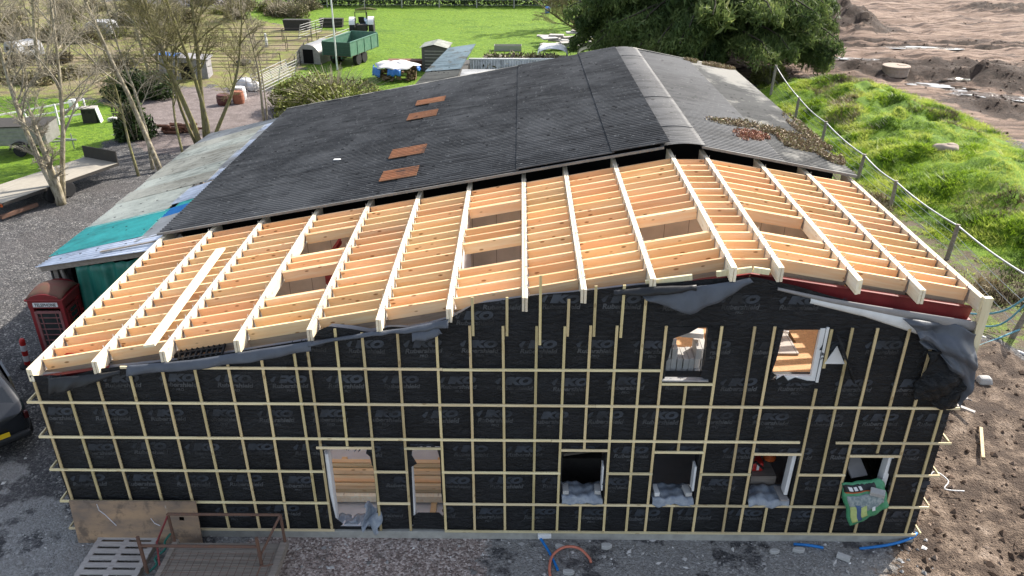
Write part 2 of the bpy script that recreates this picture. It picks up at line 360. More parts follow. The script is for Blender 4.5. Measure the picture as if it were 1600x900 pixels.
# dry soil stains near the wall foot
wet = t.maprange(t.math('ADD', t.attr('wet'), t.math('MULTIPLY', wob, .9)), .5, .62)
c = t.mix(wet, c, (.10,.075,.06))
hgt = t.math('ADD', t.math('MULTIPLY', pd, -.25), t.math('ADD', t.math('MULTIPLY', fine, .5), t.math('MULTIPLY', gn, .8)))
t.bump(hgt, 1.0, .10)
rg = t.mix(wet, (.9,.9,.9), (.06,.06,.06)); rgs = t.new('ShaderNodeSeparateColor'); t.l.new(rg, rgs.inputs[0])
MAT['ground'] = t.done(c, rgs.outputs[0], .3)
wetm = np.zeros_like(GX)
for (x, y, rx, ry, a) in [(37.0, 41.3, 2.4, .7, -.4), (39.8, 38.3, 3.4, .9, -.5), (43, 35.4, 3.0, .8, -.5), (42, 55.3, 3.5, .7, -.1), (34, 47.8, 2.2, .6, -.2), (45.5, 41.6, 1.6, .4, -.2), (38.6,42.9,1.2,.35,-.2), (34.6,50.6,2,.5,-.2), (62,53.6,4,.5,-.1), (47,32.4,1.8,.5,-.6)]:
    ca, sa = math.cos(a), math.sin(a); u = ((GX-x)*ca+(GY-y)*sa)/rx; w = (-(GX-x)*sa+(GY-y)*ca)/ry
    q = np.clip(1.25-.75*(u*u+w*w), 0, 1); wetm = np.maximum(wetm, q)
GZ -= sstep(.45, .9, wetm)*0.0
sm = sstep(.3, .7, wetm)
GZ = GZ*(1-sm*.9)
churn = np.clip(np.maximum.reduce([ridge(29, 48, 50, 41.5, 2.0, 1, 0), ridge(39, 44.5, 52, 33, 2.4, 1, 0), ridge(35, 39.5, 49, 24, 2.2, 1, 0), ridge(31, 50.5, 47, 46.5, 1.3, .9, 0), ridge(29, 69, 45, 65, 4.2, 1, 0), ridge(30, 76, 44, 72, 3.2, .8, 0), ridge(29, 60, 75, 55, .7, .9, 0), ridge(29, 58, 75, 53, .6, .8, 0), ridge(26, 44, 32, 42, 2, .8, 0), ridge(55, 80, 75, 72, 2.5, .6, 0), ridge(24,52,31,60,3,.6,0)]), 0, 1)
g = npmesh('ground', np.stack([GX, GY, GZ], -1).reshape(-1, 3), gf, MAT['ground'], smooth=True,
    attrs=dict(lawn=m_lawn, pad=m_pad, mud=m_mud, dirt=m_dirt, pink=m_pink, track=m_track, verge=m_verge, mound=m_mound, wet=wetm, front=m_front, churn=churn))
tag(g, kind='structure')

# ------------------------------------------------------------------ loose stones and grass as stuff
def stones(name, n, region, smin, smax, mat, seed, mask=None):
    r = rng(seed); x = r.uniform(region[0], region[1], n); y = r.uniform(region[2], region[3], n)
    if mask is not None:
        k = mask(x, y, r); x = x[k]; y = y[k]
    n = len(x); s = smin+(smax-smin)*r.random(n)**5; z = gzv(x, y)
    base = np.array([(1,0,0),(0,1,0),(-1,0,0),(0,-1,0),(0,0,1),(0,0,-1)], float); fc = np.array([(0,1,4),(1,2,4),(2,3,4),(3,0,4),(1,0,5),(2,1,5),(3,2,5),(0,3,5)])
    V = base[None]*r.uniform(.55, 1.25, (n, 6, 1))*np.stack([r.uniform(.7, 1.5, n), r.uniform(.6, 1.1, n), r.uniform(.45, .8, n)], -1)[:, None, :]
    a = r.uniform(0, 6.28, n); ca, sa = np.cos(a), np.sin(a); X = V[..., 0]*ca[:, None]-V[..., 1]*sa[:, None]; Y = V[..., 0]*sa[:, None]+V[..., 1]*ca[:, None]
    P = np.stack([X*s[:, None]+x[:, None], Y*s[:, None]+y[:, None], V[..., 2]*s[:, None]+(z+s*.15)[:, None]], -1).reshape(-1, 3)
    F = (fc[None]+6*np.arange(n)[:, None, None]).reshape(-1, 3)
    o = npmesh(name, P, F, mat, face_attrs=dict(rnd=np.repeat(r.random(n), 8))); return tag(o, kind='stuff')
t = NT('loose_stone'); f = t.attr('rnd'); MAT['stones'] = t.done(t.ramp(f, [(0, (.13,.125,.12)), (.4, (.3,.29,.28)), (.8, (.48,.46,.44)), (1, (.75,.73,.7))]), .9, .2)
t = NT('dirt_clod'); f = t.attr('rnd'); MAT['clods'] = t.done(t.ramp(f, [(0, (.05,.034,.025)), (.5, (.14,.10,.075)), (1, (.30,.23,.18))]), .95, .1)
def outb(x, y, r): return ~((x > -.1) & (x < 17.1) & (y > -.03)) & ~((x > -4.4) & (x < 1) & (y > 6))
o = stones('loose_stones', 9000, (-6, 17.3, -2.2, 7), .008, .075, MAT['stones'], 3, lambda x, y, r: outb(x, y, r) & ((y < .05) & (r.random(len(x)) < np.clip((x+3)/12, .25, 1)) | (r.random(len(x)) < .12)))
tag(o, 'grey loose stones scattered over the gravel in front of the black wall', 'stones')
o = stones('dirt_clods', 9000, (16.8, 27, -2, 14), .012, .10, MAT['clods'], 4, lambda x, y, r: outb(x, y, r) & (r.random(len(x)) < np.clip((23.5-x)/4, .1, 1)))
tag(o, 'brown clods on the dug earth to the right of the building', 'earth clods')
def churnv(x, y):
    i = np.clip(np.searchsorted(gx_, x)-1, 0, len(gx_)-2); j = np.clip(np.searchsorted(gy_, y)-1, 0, len(gy_)-2); return churn[j, i]
o = stones('mud_lumps', 30000, (25, 64, 24, 80), .025, .13, MAT['clods'], 5, lambda x, y, r: (polydist(x, y, MUDF) > .5) & (r.random(len(x)) < churnv(x, y)*.8+.03))
tag(o, 'dark lumps of churned mud across the excavated field', 'mud lumps')
t = NT('grass_blade'); cc = t.ramp(t.attr('rnd'), [(0, (.04,.085,.008)), (.3, (.12,.21,.014)), (.65, (.29,.43,.03)), (1, (.46,.52,.11))]); t.inp(t.p.inputs['Base Color'], cc); t.p.inputs['Roughness'].default_value = .55
tr = t.new('ShaderNodeBsdfTranslucent'); t.l.new(cc, tr.inputs[0]); mx = t.new('ShaderNodeMixShader'); mx.inputs[0].default_value = .5; t.l.new(t.p.outputs[0], mx.inputs[1]); t.l.new(tr.outputs[0], mx.inputs[2]); t.l.new(mx.outputs[0], t.n['Material Output'].inputs[0]); MAT['blade'] = t.m
def tufts(name, x, y, h, seed, mat, per=5, spread=.5):
    r = rng(seed); n = len(x); z = gzv(x, y); N = n*per
    cx = np.repeat(x, per)+r.normal(0, .05, N); cy_ = np.repeat(y, per)+r.normal(0, .05, N); cz = np.repeat(z, per)-.02
    a = r.uniform(0, 6.28, N); hh = np.repeat(h, per)*r.uniform(.5, 1.15, N); w = hh*r.uniform(.07, .14, N)
    dx, dy = np.cos(a), np.sin(a); lx = r.normal(0, spread, N)*hh; ly = r.normal(0, spread, N)*hh
    b0 = np.stack([cx-dx*w, cy_-dy*w, cz], -1); b1 = np.stack([cx+dx*w, cy_+dy*w, cz], -1); tp = np.stack([cx+lx, cy_+ly, cz+hh], -1)
    P = np.stack([b0, b1, tp], 1).reshape(-1, 3); F = np.arange(3*N).reshape(-1, 3)
    o = npmesh(name, P, F, mat, face_attrs=dict(rnd=np.clip(np.repeat(r.random(n)*.45+1.7*(vnoise(x*1.1+5, y*1.1)-.5)+.28, per)+r.random(N)*.3, 0, 1))); return tag(o, kind='stuff')
r_ = rng(21); n = 42000; x = r_.uniform(23, 35, n); y = r_.uniform(11, 41.5, n); k = (polydist(x, y, MOUND) > -.2-.6*r_.random(n)) & (fbm(x*.9+31, y*.9, 3) > .30); x = x[k]; y = y[k]
tag(tufts('mound_grass', x, y, .05+.55*fbm(x*.8+3, y*.8, 2)**1.8, 22, MAT['blade'], 5, .9), 'long bright green grass growing over the earth mound', 'grass')
n = 15000; x = r_.uniform(17.4, 36, n); y = r_.uniform(5, 40, n); k = (polydist(x, y, VERGE) > .2) & (polydist(x, y, MOUND) < .3) & (fbm(x*.8+11, y*.8, 3) > .47); x = x[k]; y = y[k]
tag(tufts('verge_grass', x, y, .07+.2*fbm(x*.6, y*.6, 2), 23, MAT['blade'], 4, .8), 'patchy grass and weeds along the foot of the wire fence', 'grass')
n = 16000; x = r_.uniform(-30, 13, n); y = r_.uniform(16, 80, n); k = (np.maximum(polydist(x, y, LAWN), polydist(x, y, FIELD)) > -.3); x = x[k]; y = y[k]
tag(tufts('field_grass', x, y, .06+.14*fbm(x*.5, y*.5, 2), 24, MAT['blade'], 3, 1.0), 'short bright grass tufts of the lawn and field', 'grass')

t = NT('dead_stalk'); f = t.attr('rnd'); MAT['stalk'] = t.done(t.ramp(f, [(0, (.06,.045,.025)), (.5, (.20,.155,.085)), (1, (.42,.35,.22))]), .8, .2)
r_ = rng(29); n = 30000; x = r_.uniform(18.5, 33, n); y = r_.uniform(7, 40, n); k = (np.maximum(polydist(x, y, VERGE), polydist(x, y, MOUND)) > 0) & (fbm(x*.35+51, y*.35, 3)+.12*np.exp(-((x-26.3)/1.6)**2) > .60); x = x[k]; y = y[k]
tag(tufts('dead_stalks', x, y, .10+.45*fbm(x*.7, y*.7, 2)**1.5, 30, MAT['stalk'], 4, .8), 'dead brown stalks and weeds among the green grass beside the fence', 'dead stalks')

t = NT('puddle_water'); t.p.inputs['IOR'].default_value = 1.33; MAT['water'] = t.done((.06,.045,.035), .03, .8)
r_ = random.Random(44)
for (x, y, rx, ry, a) in [(37.0, 41.3, 2.0, .55, -.4), (39.8, 38.3, 2.9, .75, -.5), (43, 35.4, 2.5, .65, -.5), (42, 55.3, 3.0, .55, -.1), (34, 47.8, 1.8, .45, -.2), (45.5, 41.6, 1.3, .3, -.2), (38.6,42.9,1.0,.25,-.2), (34.6,50.6,1.6,.35,-.2), (41.2,37.2,1.0,.3,-.6), (62,53.6,4,.45,-.1)]:
    ph = [r_.uniform(0, 6) for _ in range(3)]; pts = []
    for k in range(40):
        q = 2*math.pi*k/40; kk = 1+.22*math.sin(3*q+ph[0])+.16*math.sin(5*q+ph[1])+.10*math.sin(9*q+ph[2]); u = rx*kk*math.cos(q); w = ry*kk*math.sin(q); pts.append((x+u*math.cos(a)-w*math.sin(a), y+u*math.sin(a)+w*math.cos(a), 0))
    z = float(np.mean([ground_z(p[0], p[1]) for p in pts]))+.02; m = MB(); m.add([(p[0], p[1], z) for p in pts], [tuple(range(40))]); tag(m.build('puddle', MAT['water']), kind='structure')
# ------------------------------------------------------------------ the half-built extension
W = 17.0; XR = 12.96
def zr(x): return 3.98+.1726*x if x < XR else 6.217-.1625*(x-XR)
EXT = thing('building_extension', 'half built timber roofed extension with black membrane wall covered in wooden battens', 'building', (0, 0, 0))
def wrinkle(x, z):
    return 1.0*(.010*np.sin(x*2.3+1.7*np.sin(z*1.3))+.012*np.sin(z*5.1+2.2*np.sin(x*.9)+x*.7)+.009*(vnoise(x*2.2, z*7+50)-.5)*2+.016*(fbm(x*1.4+3, z*3.3+9, 3)-.45)*(.4+np.abs(np.sin(x*.8))))
WINS = dict(A=(5.24,6.16,.27,2.25), B=(6.86,7.48,.30,2.27), C=(9.83,10.66,1.05,2.24), D=(11.62,12.46,1.03,2.21), E=(13.52,14.34,1.02,2.19), F=(15.36,16.22,.95,2.16), G=(11.64,12.36,3.85,4.95), H=(13.58,14.38,3.85,4.92))
TOPX = [0,.4,.74,1.3,3.06,4.25,5.30,5.42,5.62,6.0,6.35,6.7,7.1,7.7,7.85,8.2,8.6,9.2,9.8,10.4,11.05,11.6,12.3,13.0,13.7,14.34,15.2,16.12,16.3,17.0]
TOPZ = [3.86,3.87,3.85,4.02,4.24,4.47,4.66,4.86,4.95,4.90,4.83,4.93,4.90,5.10,5.16,5.40,5.46,5.56,5.62,5.70,5.79,5.83,5.90,5.95,5.80,5.60,5.36,5.06,5.04,5.02]
def topz(x): return np.interp(x, TOPX, TOPZ)
def in_open(x, z):
    r = np.zeros(np.shape(x), bool)
    for (a, b, c, d) in WINS.values(): r |= (x > a) & (x < b) & (z > c) & (z < d)
    return r
def wall_grid(name, y, mat, wr=True, step=.07, lower=0.0):
    xs = set(np.round(np.arange(0, W+.01, step), 4)); zs = set(np.round(np.arange(.2, 6.02, step), 4))
    for (a, b, c, d) in WINS.values(): xs |= {a, b}; zs |= {c, d}
    xs = np.array(sorted(xs)); zs = np.array(sorted(zs)); X, Z = np.meshgrid(xs, zs); T = topz(X)-lower; Zc = np.minimum(Z, T)
    Y = np.full_like(X, y)
    if wr: Y = y-wrinkle(X, Zc)-.004
    H, Wd = X.shape; I = np.arange(H*Wd).reshape(H, Wd)
    F = np.stack([I[:-1,:-1], I[:-1,1:], I[1:,1:], I[1:,:-1]], -1).reshape(-1, 4)
    cx = (X[:-1,:-1]+X[1:,1:])/2; cz = (Z[:-1,:-1]+Z[1:,1:])/2
    dead = in_open(cx, cz) | ((Zc[1:,:-1]-Zc[:-1,:-1] < 1e-4) & (Zc[1:,1:]-Zc[:-1,1:] < 1e-4))
    F = F[~dead.ravel()]
    return npmesh(name, np.stack([X, Y, Zc], -1).reshape(-1, 3), F, mat, EXT, smooth=wr)
# membrane: black sheet with a faint printed grid
t = NT('black_membrane'); v = t.coord(); s = t.new('ShaderNodeSeparateXYZ'); t.l.new(v, s.inputs[0])
def lines(sock, per, wd):
    f = t.math('FRACT', t.math('DIVIDE', sock, per)); return t.math('LESS_THAN', f, wd)
gl = t.math('MAXIMUM', lines(s.outputs[0], .105, .05), lines(s.outputs[2], .105, .05))
n1 = t.noise(v, 1.3, 5, .6); n2 = t.noise(t.coord('Object', (1, 1, 2.6)), 5, 5, .6, 1.0)
gl = t.math('MULTIPLY', gl, t.maprange(n1, .4, .65, .0, .55))
c = t.mix(t.maprange(n1, .35, .7), (.0075,.0082,.0096), (.0145,.0157,.0182)); c = t.mix(gl, c, (.024,.025,.028)); c = t.mix(t.maprange(t.noise(t.coord('Object',(1,1,.5)), 2.6, 6, .75), .60, .74, 0, .25), c, (.036,.035,.034)); c = t.mix(t.math('MULTIPLY', lines(s.outputs[2], .79, .02), .6), c, (.028,.028,.03))
t.bump(n2, 1.0, .08); MAT['membrane'] = t.done(c, t.maprange(n2, .3, .7, .40, .68), .35)
MEM = wall_grid('wall', 0.0, MAT['membrane'])
wall_grid('inner_lining', .30, MAT['white_board'], False, .35, .12)
for key, (a, b, c_, d) in WINS.items():      # reveals of the openings
    mb = MB()
    mb.box(((a-.012), .155, (c_+d)/2), (.024, .288, d-c_)); mb.box(((b+.012), .155, (c_+d)/2), (.024, .288, d-c_))
    mb.box(((a+b)/2, .155, d+.012), (b-a+.048, .288, .024)); mb.box(((a+b)/2, .155, c_-.012), (b-a+.048, .288, .024))
    mb.build('reveal', MAT['white_board' if key in 'AB' else 'black_plastic'], EXT)
# lettering printed on the membrane
def text_mesh(body, size, offset=0.0, shear=0.0, sx=1.0):
    cu = bpy.data.curves.new('t', 'FONT'); cu.body = body; cu.size = size; cu.offset = offset; cu.shear = shear; cu.align_x = 'CENTER'; cu.resolution_u = 3
    o = bpy.data.objects.new('t', cu); col.objects.link(o); dg = bpy.context.evaluated_depsgraph_get(); dg.update()
    me = bpy.data.meshes.new_from_object(o.evaluated_get(dg)); V = np.array([v.co[:] for v in me.vertices])
    me.calc_loop_triangles(); F = np.array([tr.vertices[:] for tr in me.loop_triangles])
    bpy.data.objects.remove(o); bpy.data.curves.remove(cu); bpy.data.meshes.remove(me)
    V[:, 0] *= sx; return V[:, :2], F
def merge(parts):
    Vs = []; Fs = []; o = 0
    for (V, F), dx, dy in parts: Vs.append(V+np.array((dx, dy))); Fs.append(F+o); o += len(V)
    return np.concatenate(Vs), np.concatenate(Fs)
tick = (np.array([(-.40,.0),(-.355,.0),(-.28,.165),(-.33,.165),(-.44,.07),(-.42,.035)]), np.array([(0,1,2),(0,2,3),(0,3,5),(5,3,4)]))
logo = merge([(tick, 0, .165), (text_mesh('IKO', .25, .02, .25, 1.4), .07, .165)])
sub = merge([(text_mesh('Rubershield', .16, .006, .2, 1.08), 0, .012), (text_mesh('PRO', .095, .002, .2, 1.0), 0, -.10)])
def subdiv(V, F, m=.06): return V, F
def prints(name, art, spots, mat):
    V, F = art; Vs = []; Fs = []; o = 0
    for x0, z0, k in spots:
        P = V*k+np.array((x0, z0)); cen = P[F].mean(1)
        ok = ~in_open(cen[:, 0], cen[:, 1]) & (cen[:, 1] < topz(cen[:, 0])-.02) & (cen[:, 0] > .02) & (cen[:, 0] < W-.02)
        if ok.any(): Vs.append(P); Fs.append(F[ok]+o); o += len(P)
    P = np.concatenate(Vs); F = np.concatenate(Fs)
    return npmesh(name, np.stack([P[:, 0], -wrinkle(P[:, 0], P[:, 1])-.010, P[:, 1]], -1), F, mat, MEM)
r_ = rng(5); spots = []
for zi, z0 in enumerate((.50, 1.28, 2.06, 2.86, 3.62, 4.40, 5.30)):
    off = (.15, .52, .86, .30, .66, .05, .45)[zi]
    for k in range(17):
        x = off+k*1.03
        if z0 > 5 and x < 8.6: continue
        spots.append((x+r_.uniform(-.02, .02), z0+r_.uniform(-.015, .015), .80))
spots += [(8.2, 4.98, .8)]
MAT['print'] = simple('faded_blue_print', (.048, .058, .074), .55, 1.3, .6, c2=(.013,.0155,.019), bump=0, stops=(.36, .62)); MAT['print_dim'] = simple('faded_grey_print', (.072, .076, .081), .6, 1.7, .6, c2=(.014,.015,.017), bump=0, stops=(.38, .62))
prints('lettering', logo, spots, MAT['print']); prints('lettering', sub, spots, MAT['print_dim'])
# plinth
MB().box((W/2, .10, .06), (W, .30, .24)).build('plinth', MAT['concrete'], EXT, bevel=.01)
# battens: uprights against the sheet, long ones over them
BV = []
for x in (.08,.66,1.26,1.88,2.49,3.1,3.72,4.33,4.95): BV.append((x, .2, None))
BV[0] = (.08, .2, 3.74); BV[1] = (.66, .2, 3.72)
BV += [(5.20,.2,None),(5.72,2.33,None),(6.20,.2,None),(6.82,.2,None),(7.52,.2,None)]
for x in (8.11,8.71,9.29,9.78): BV.append((x, .2, 4.98)); 
for x in (8.17,8.77,9.84): BV.append((x, 4.78, 5.55 if x < 9 else 5.52))
BV.append((9.35, 4.6, 5.98)); BV += [(10.22,.2,1.0),(10.24,2.3,5.0),(10.71,.2,5.0),(10.30,4.78,5.78),(10.78,4.76,5.80),(11.17,.2,5.72),(11.56,.2,5.0),(12.04,.2,1.0),(12.03,2.27,3.8),(12.53,.2,5.0),(13.12,.2,5.0),(13.46,.2,5.0),(13.92,.2,.95),(14.40,.2,3.7),(14.47,4.15,4.95),(14.84,.2,4.98),(15.28,.2,4.98),(15.78,.2,.9),(15.82,2.25,2.48),(15.83,2.52,4.97),(16.28,.2,4.8),(16.80,.2,4.1)]
r_ = random.Random(3)
for x, z0, z1 in BV:
    if z1 is None: z1 = float(topz(x))-.03
    j = r_.uniform(-.012, .012)
    mb = MB(); mb.box((0, 0, 0), (.047, .025, z1-z0)); o = mb.build('batten', MAT['batten_v'], EXT, loc=(x, -.04, (z0+z1)/2)); o.rotation_euler = (0, j*.5, 0)
def hb(x0, x1, z, dz=0.0):
    mb = MB(); mb.box((0, 0, 0), (x1-x0, .026, .047)); o = mb.build('batten', MAT['batten_h'], EXT, loc=((x0+x1)/2, -.066, z+dz/2)); o.rotation_euler = (0, -math.atan2(dz, x1-x0), 0)
hb(1.75, 7.6, 4.09); hb(7.605, 11.54, 4.08, .01); hb(-.16, 5.0, 3.31, .005); hb(5.005, 10.4, 3.315, -.01); hb(10.405, 17.12, 3.305)
hb(-.15, 4.7, 2.515); hb(4.705, 9.6, 2.515, -.008); hb(9.605, 14.3, 2.505); hb(14.98, 17.15, 2.50)
for a, b in ((-.15,5.22),(6.18,6.84),(7.5,9.80),(10.69,11.58),(12.51,13.48),(14.38,15.30),(16.26,17.12)): hb(a, b, 1.725)
for a, b in ((-.15,5.22),(6.18,6.84),(7.5,12.1),(12.105,15.5),(16.3,17.1)): hb(a, b, .93)
for a, b in ((-.15,5.26),(7.5,12.2),(12.205,17.0)): hb(a, b, .215)
for a, b, z in ((5.12,6.18,2.30),(6.80,7.50,2.30),(9.80,10.69,2.28),(11.58,12.51,2.25),(13.48,14.38,2.22),(15.30,16.26,2.19),(11.58,12.51,3.80)): hb(a, b, z)
for z in (.22,.94,1.73,2.52,3.32): # battens wrapped round the left and right side walls
    MB().box((0,0,0), (.026, 6.0, .047)).build('batten', MAT['batten_h'], EXT, loc=(-.14, 2.96, z))
    if z < 3.2: MB().box((0,0,0), (.026, 6.0, .047)).build('batten', MAT['batten_h'], EXT, loc=(17.11, 2.96, z))
# side walls, back wall, floor, upper deck
mb = MB(); mb.prism([(.02,.2),(6.2,.2),(6.2,3.6),(.02,3.6)], -.0, .25, 'x'); mb.build('side_wall', MAT['membrane'], EXT)
mb = MB(); mb.prism([(.02,.2),(6.2,.2),(6.2,5.1),(.02,5.0)], 16.75, 17.0, 'x'); mb.build('side_wall', MAT['membrane'], EXT)
for x, s_ in ((-.06, 1), (17.05, 1)):
    mb = MB()
    for y in np.arange(.3, 6.2, .6): mb.box((x, y, 2.0), (.10 if x < 0 else .09, .047, 3.5))
    mb.build('batten', MAT['batten_v'], EXT)
MB().box((8.5, 3.26, .07), (16.4, 5.9, .12)).build('floor_slab', simple('screed', (.70,.69,.69), .15, 2, .85), EXT)
t = NT('lining_panels'); v = t.coord(); s = t.new('ShaderNodeSeparateXYZ'); t.l.new(v, s.inputs[0]); f = t.math('FRACT', t.math('DIVIDE', s.outputs[0], .6)); l = t.math('LESS_THAN', f, .02)
c = t.mix(t.maprange(t.noise(v, 1.5, 4), .35, .65), (.50,.46,.42), (.38,.35,.32)); MAT['panels'] = t.done(t.mix(l, c, (.12,.11,.10)), .85, .2)
mb = MB(); mb.prism([(.25,.2),(16.75,.2),(16.75,5.25),(12.9,5.85),(.25,3.68)], 6.25, 6.35); mb.build('back_wall', MAT['panels'], EXT)
mb = MB(); mb.box((11.3, 3.2, 3.36), (3.9, 5.8, .10)); mb.box((15.75, 3.2, 3.36), (2.0, 5.8, .10)); mb.box((14.0, 1.2, 3.36), (1.5, 1.8, .10)); mb.box((14.0, 5.2, 3.36), (1.5, 1.8, .10)); mb.build('upper_deck', MAT['osb'], EXT)
mb = MB()
for y in np.arange(.6, 6.0, .6): mb.box((13.0, y, 3.2), (7.4, .05, .2))
mb.build('floor_joist', MAT['joist'], EXT)
MB().box((9.22, 3.2, 1.75), (.12, 5.8, 3.1)).build('partition_and_light_screen', MAT['white_board'], EXT); MB().box((7.73, 3.2, 2.6), (.06, 5.8, 4.9)).build('partition_and_light_screen', MAT['white_board'], EXT)  # second one is unseen, added to keep sun from passing out through the doorways
MB().box((13.0, 2.9, 1.72), (7.4, .1, 3.1)).build('partition_and_light_screen', simple('shade_backing', (.045,.042,.04), .4, 3, .9), EXT)  # added backing, near black to stand for shade inside the lower windows
# red steel frame under the timber roof
def steel(a, b, h=.25, w=.10):
    mb = MB(); up = (0,0,1); d = (Vector(b)-Vector(a))
    mb.bar(a, b, .012, h); 
    for s_ in (-1, 1):
        o = Vector((0, 0, s_*(h/2))); mb.bar(Vector(a)+o, Vector(b)+o, w, .014)
    return mb.build('steel_rafter', MAT['steel_red'], EXT)
steel((.1, .17, zr(.1)-.40), (1.4, .17, zr(1.4)-.40)); steel((1.4, .17, zr(1.4)-.66), (10.6, .17, zr(10.6)-.66)); steel((10.6, .17, zr(10.6)-.40), (XR, .17, zr(XR)-.40)); steel((XR, .17, zr(XR)-.40), (16.93, .17, zr(16.93)-.40))
steel((.1, 5.9, zr(.1)-.40), (XR, 5.9, zr(XR)-.40))
for x, y in ((.18,.17),(.18,5.9),(16.86,.17),(4.5,4.6),(4.9,5.9)):
    h = zr(x)-.55; MB().box((x, y, h/2+.1), (.15, .15, h-.1)).build('steel_column', MAT['steel_red'], EXT)
steel((4.15, 5.0, 3.55), (4.62, 5.6, 4.15), .12, .08)
# timber roof: beams run back, joists hang between them
BX = [.02, 1.31, 2.58, 3.95, 5.28, 6.52, 7.76, 9.08, 10.09, 11.26, 12.60, 13.40, 14.76, 15.86, 16.96]
ROOFLIGHT = {(3, 9), (3, 10), (6, 9), (6, 10), (3, 4), (3, 5), (6, 4), (6, 5), (9, 4), (9, 5), (11, 4), (11, 5)}
TRIM = {3: (3, 6, 8, 11), 6: (3, 6, 8, 11), 9: (3, 6), 11: (3, 6)}
MAT['rim'] = wood('shaded_rim_board', (.42,.33,.25), (.30,.23,.17), .3)  # grey-brown stands for shade and plastic film on the lower front joist
beams = []; HANG = {}
for s_ in (-1, 1):
    hg = MB(); hg.box((s_*.0535, 0, -.125), (.004, .12, .255)); hg.box((s_*.045, .045, .004), (.021, .02, .003)); hg.box((s_*.056, .03, .02), (.003, .022, .06)); hg.box((s_*.045, -.045, .004), (.021, .02, .003)); HANG[s_] = hg.build('joist_hanger', MAT['steel'], None)
for i, x in enumerate(BX):
    z = zr(x); mb = MB(); y0 = -.10 if 0 < i < 14 else -.02; L = 6.65-y0; d = .27
    for s_ in (-1, 1):
        st = r_.uniform(0, .03); mb.box((s_*.027, (y0+st+6.65)/2-3.3, -d/2), (.045, L-st, d))
    mb.box((0, 0, -.03), (.02, L-.3, .02))
    o = mb.build('roof_beam', MAT['beam'], EXT, loc=(x, 3.3, z+.012), bevel=.003); beams.append(o)
    # folded joist hangers along the beam sides
    for k in range(15):
        y = .38+k*.4-3.3
        for s_ in (-1, 1):
            if 0 <= i+(-1 if s_ < 0 else 0) < 14 and (i+(-1 if s_ < 0 else 0), k) not in ROOFLIGHT:
                h_ = bpy.data.objects.new('joist_hanger', HANG[s_].data); col.objects.link(h_); h_.parent = o; h_.location = (0, y, 0)
for i in range(14):
    xa, xb = BX[i], BX[i+1]; za, zb = zr(xa), zr(xb); m = .055
    if i == 10: za = zb = 6.13      # flat little bay under the ridge
    a = Vector((xa+m, 0, za)); b = Vector((xb-m, 0, zb)); L = (b-a).length; ang = math.atan2(b.z-a.z, b.x-a.x); cen = (a+b)/2; x0 = xa if i > 0 else xa-.0
    jm = MB(); jm.box((0, 0, -.1325), (L, .046, .225)); proto = jm.build('joist', MAT['joist'], beams[i], fix=True)
    rm = MB(); rm.box((0, 0, 0), (L, .03, .16)); rb = rm.build('rim_board', MAT['rim'], beams[i]); rb.location = (cen.x-BX[i], .385-3.3, cen.z-(zr(BX[i])+.012)-.325); rb.rotation_euler = (0, -ang, 0)
    me = proto.data; first = True
    for k in range(15):
        if (i, k) in ROOFLIGHT: continue
        y = .38+k*.4
        for q in ((0, 1) if k in TRIM.get(i, ()) else (0,)):
            o = proto if first else proto.copy()
            if not first: col.objects.link(o)
            first = False; o.parent = beams[i]
            yy = y+q*.048*(1 if k in (6, 11) else -1)
            o.location = (cen.x-BX[i], yy-3.3, cen.z-(zr(BX[i])+.012)+r_.uniform(-.006, .006)); o.rotation_euler = (r_.uniform(-.01, .01), -ang, r_.uniform(-.003, .003))
for h_ in HANG.values(): bpy.data.objects.remove(h_)
# top membrane flaps, insulation scraps and the corner post
def strip(name, pts_top, pts_bot, mat, nu=24, amp=.03, th=.006, lab=None):
    PT = np.array(pts_top, float); PB = np.array(pts_bot, float)
    def fn(u, v_):
        a = np.array([np.interp(u, np.linspace(0, 1, len(PT)), PT[:, k]) for k in range(3)]); b = np.array([np.interp(u, np.linspace(0, 1, len(PB)), PB[:, k]) for k in range(3)])
        p = a*(1-v_)+b*v_; p[1] -= amp*(math.sin(u*17+v_*2)*.6+math.sin(u*31+1)*.4+.45*abs(math.sin(u*23+v_*5))+.3*abs(math.sin(u*41-v_*7)))*(v_*.8+.2)+.03*math.sin(v_*3.14); return p
    mb = MB(); mb.sheet(fn, nu, 6, th); o = mb.build(name, mat, EXT, smooth=True, fix=False)
    if lab: o['label'] = lab
    return o
strip('membrane_flap', [(1.9,-.075,4.14),(3.1,-.09,4.27),(4.2,-.09,4.48),(5.3,-.09,4.68)], [(1.9,-.15,3.98),(3.1,-.17,4.12),(4.2,-.18,4.30),(5.3,-.15,4.52)], MAT['flap'], 40)
strip('membrane_flap', [(5.25,-.075,4.66),(6.4,-.06,4.86),(7.0,-.075,4.95),(7.75,-.09,5.14)], [(5.25,-.11,4.60),(6.4,-.08,4.80),(7.0,-.12,4.88),(7.75,-.18,5.02)], MAT['flap'], 40)
strip('membrane_flap', [(7.1,-.10,4.92),(7.3,-.10,4.98),(7.55,-.10,5.02)], [(7.12,-.22,4.78),(7.4,-.22,4.80),(7.65,-.2,4.92)], MAT['flap'], 10)
strip('membrane_flap', [(.4,-.08,3.86),(1.0,-.08,3.92),(1.75,-.08,4.03)], [(.40,-.17,3.56),(.75,-.17,3.64),(1.75,-.10,3.98)], MAT['black_plastic'], 20)
strip('membrane_flap', [(11.1,-.05,5.60),(11.7,-.06,5.76),(12.3,-.07,5.84),(12.9,-.05,5.95)], [(11.15,-.10,5.56),(11.9,-.22,5.33),(12.4,-.15,5.55),(12.95,-.08,5.90)], MAT['flap'], 26)
strip('membrane_flap', [(10.6,-.05,5.70),(11.3,-.09,5.80),(12.0,-.07,5.82)], [(10.6,-.09,5.64),(11.3,-.16,5.66),(12.0,-.10,5.74)], MAT['black_plastic'], 16)
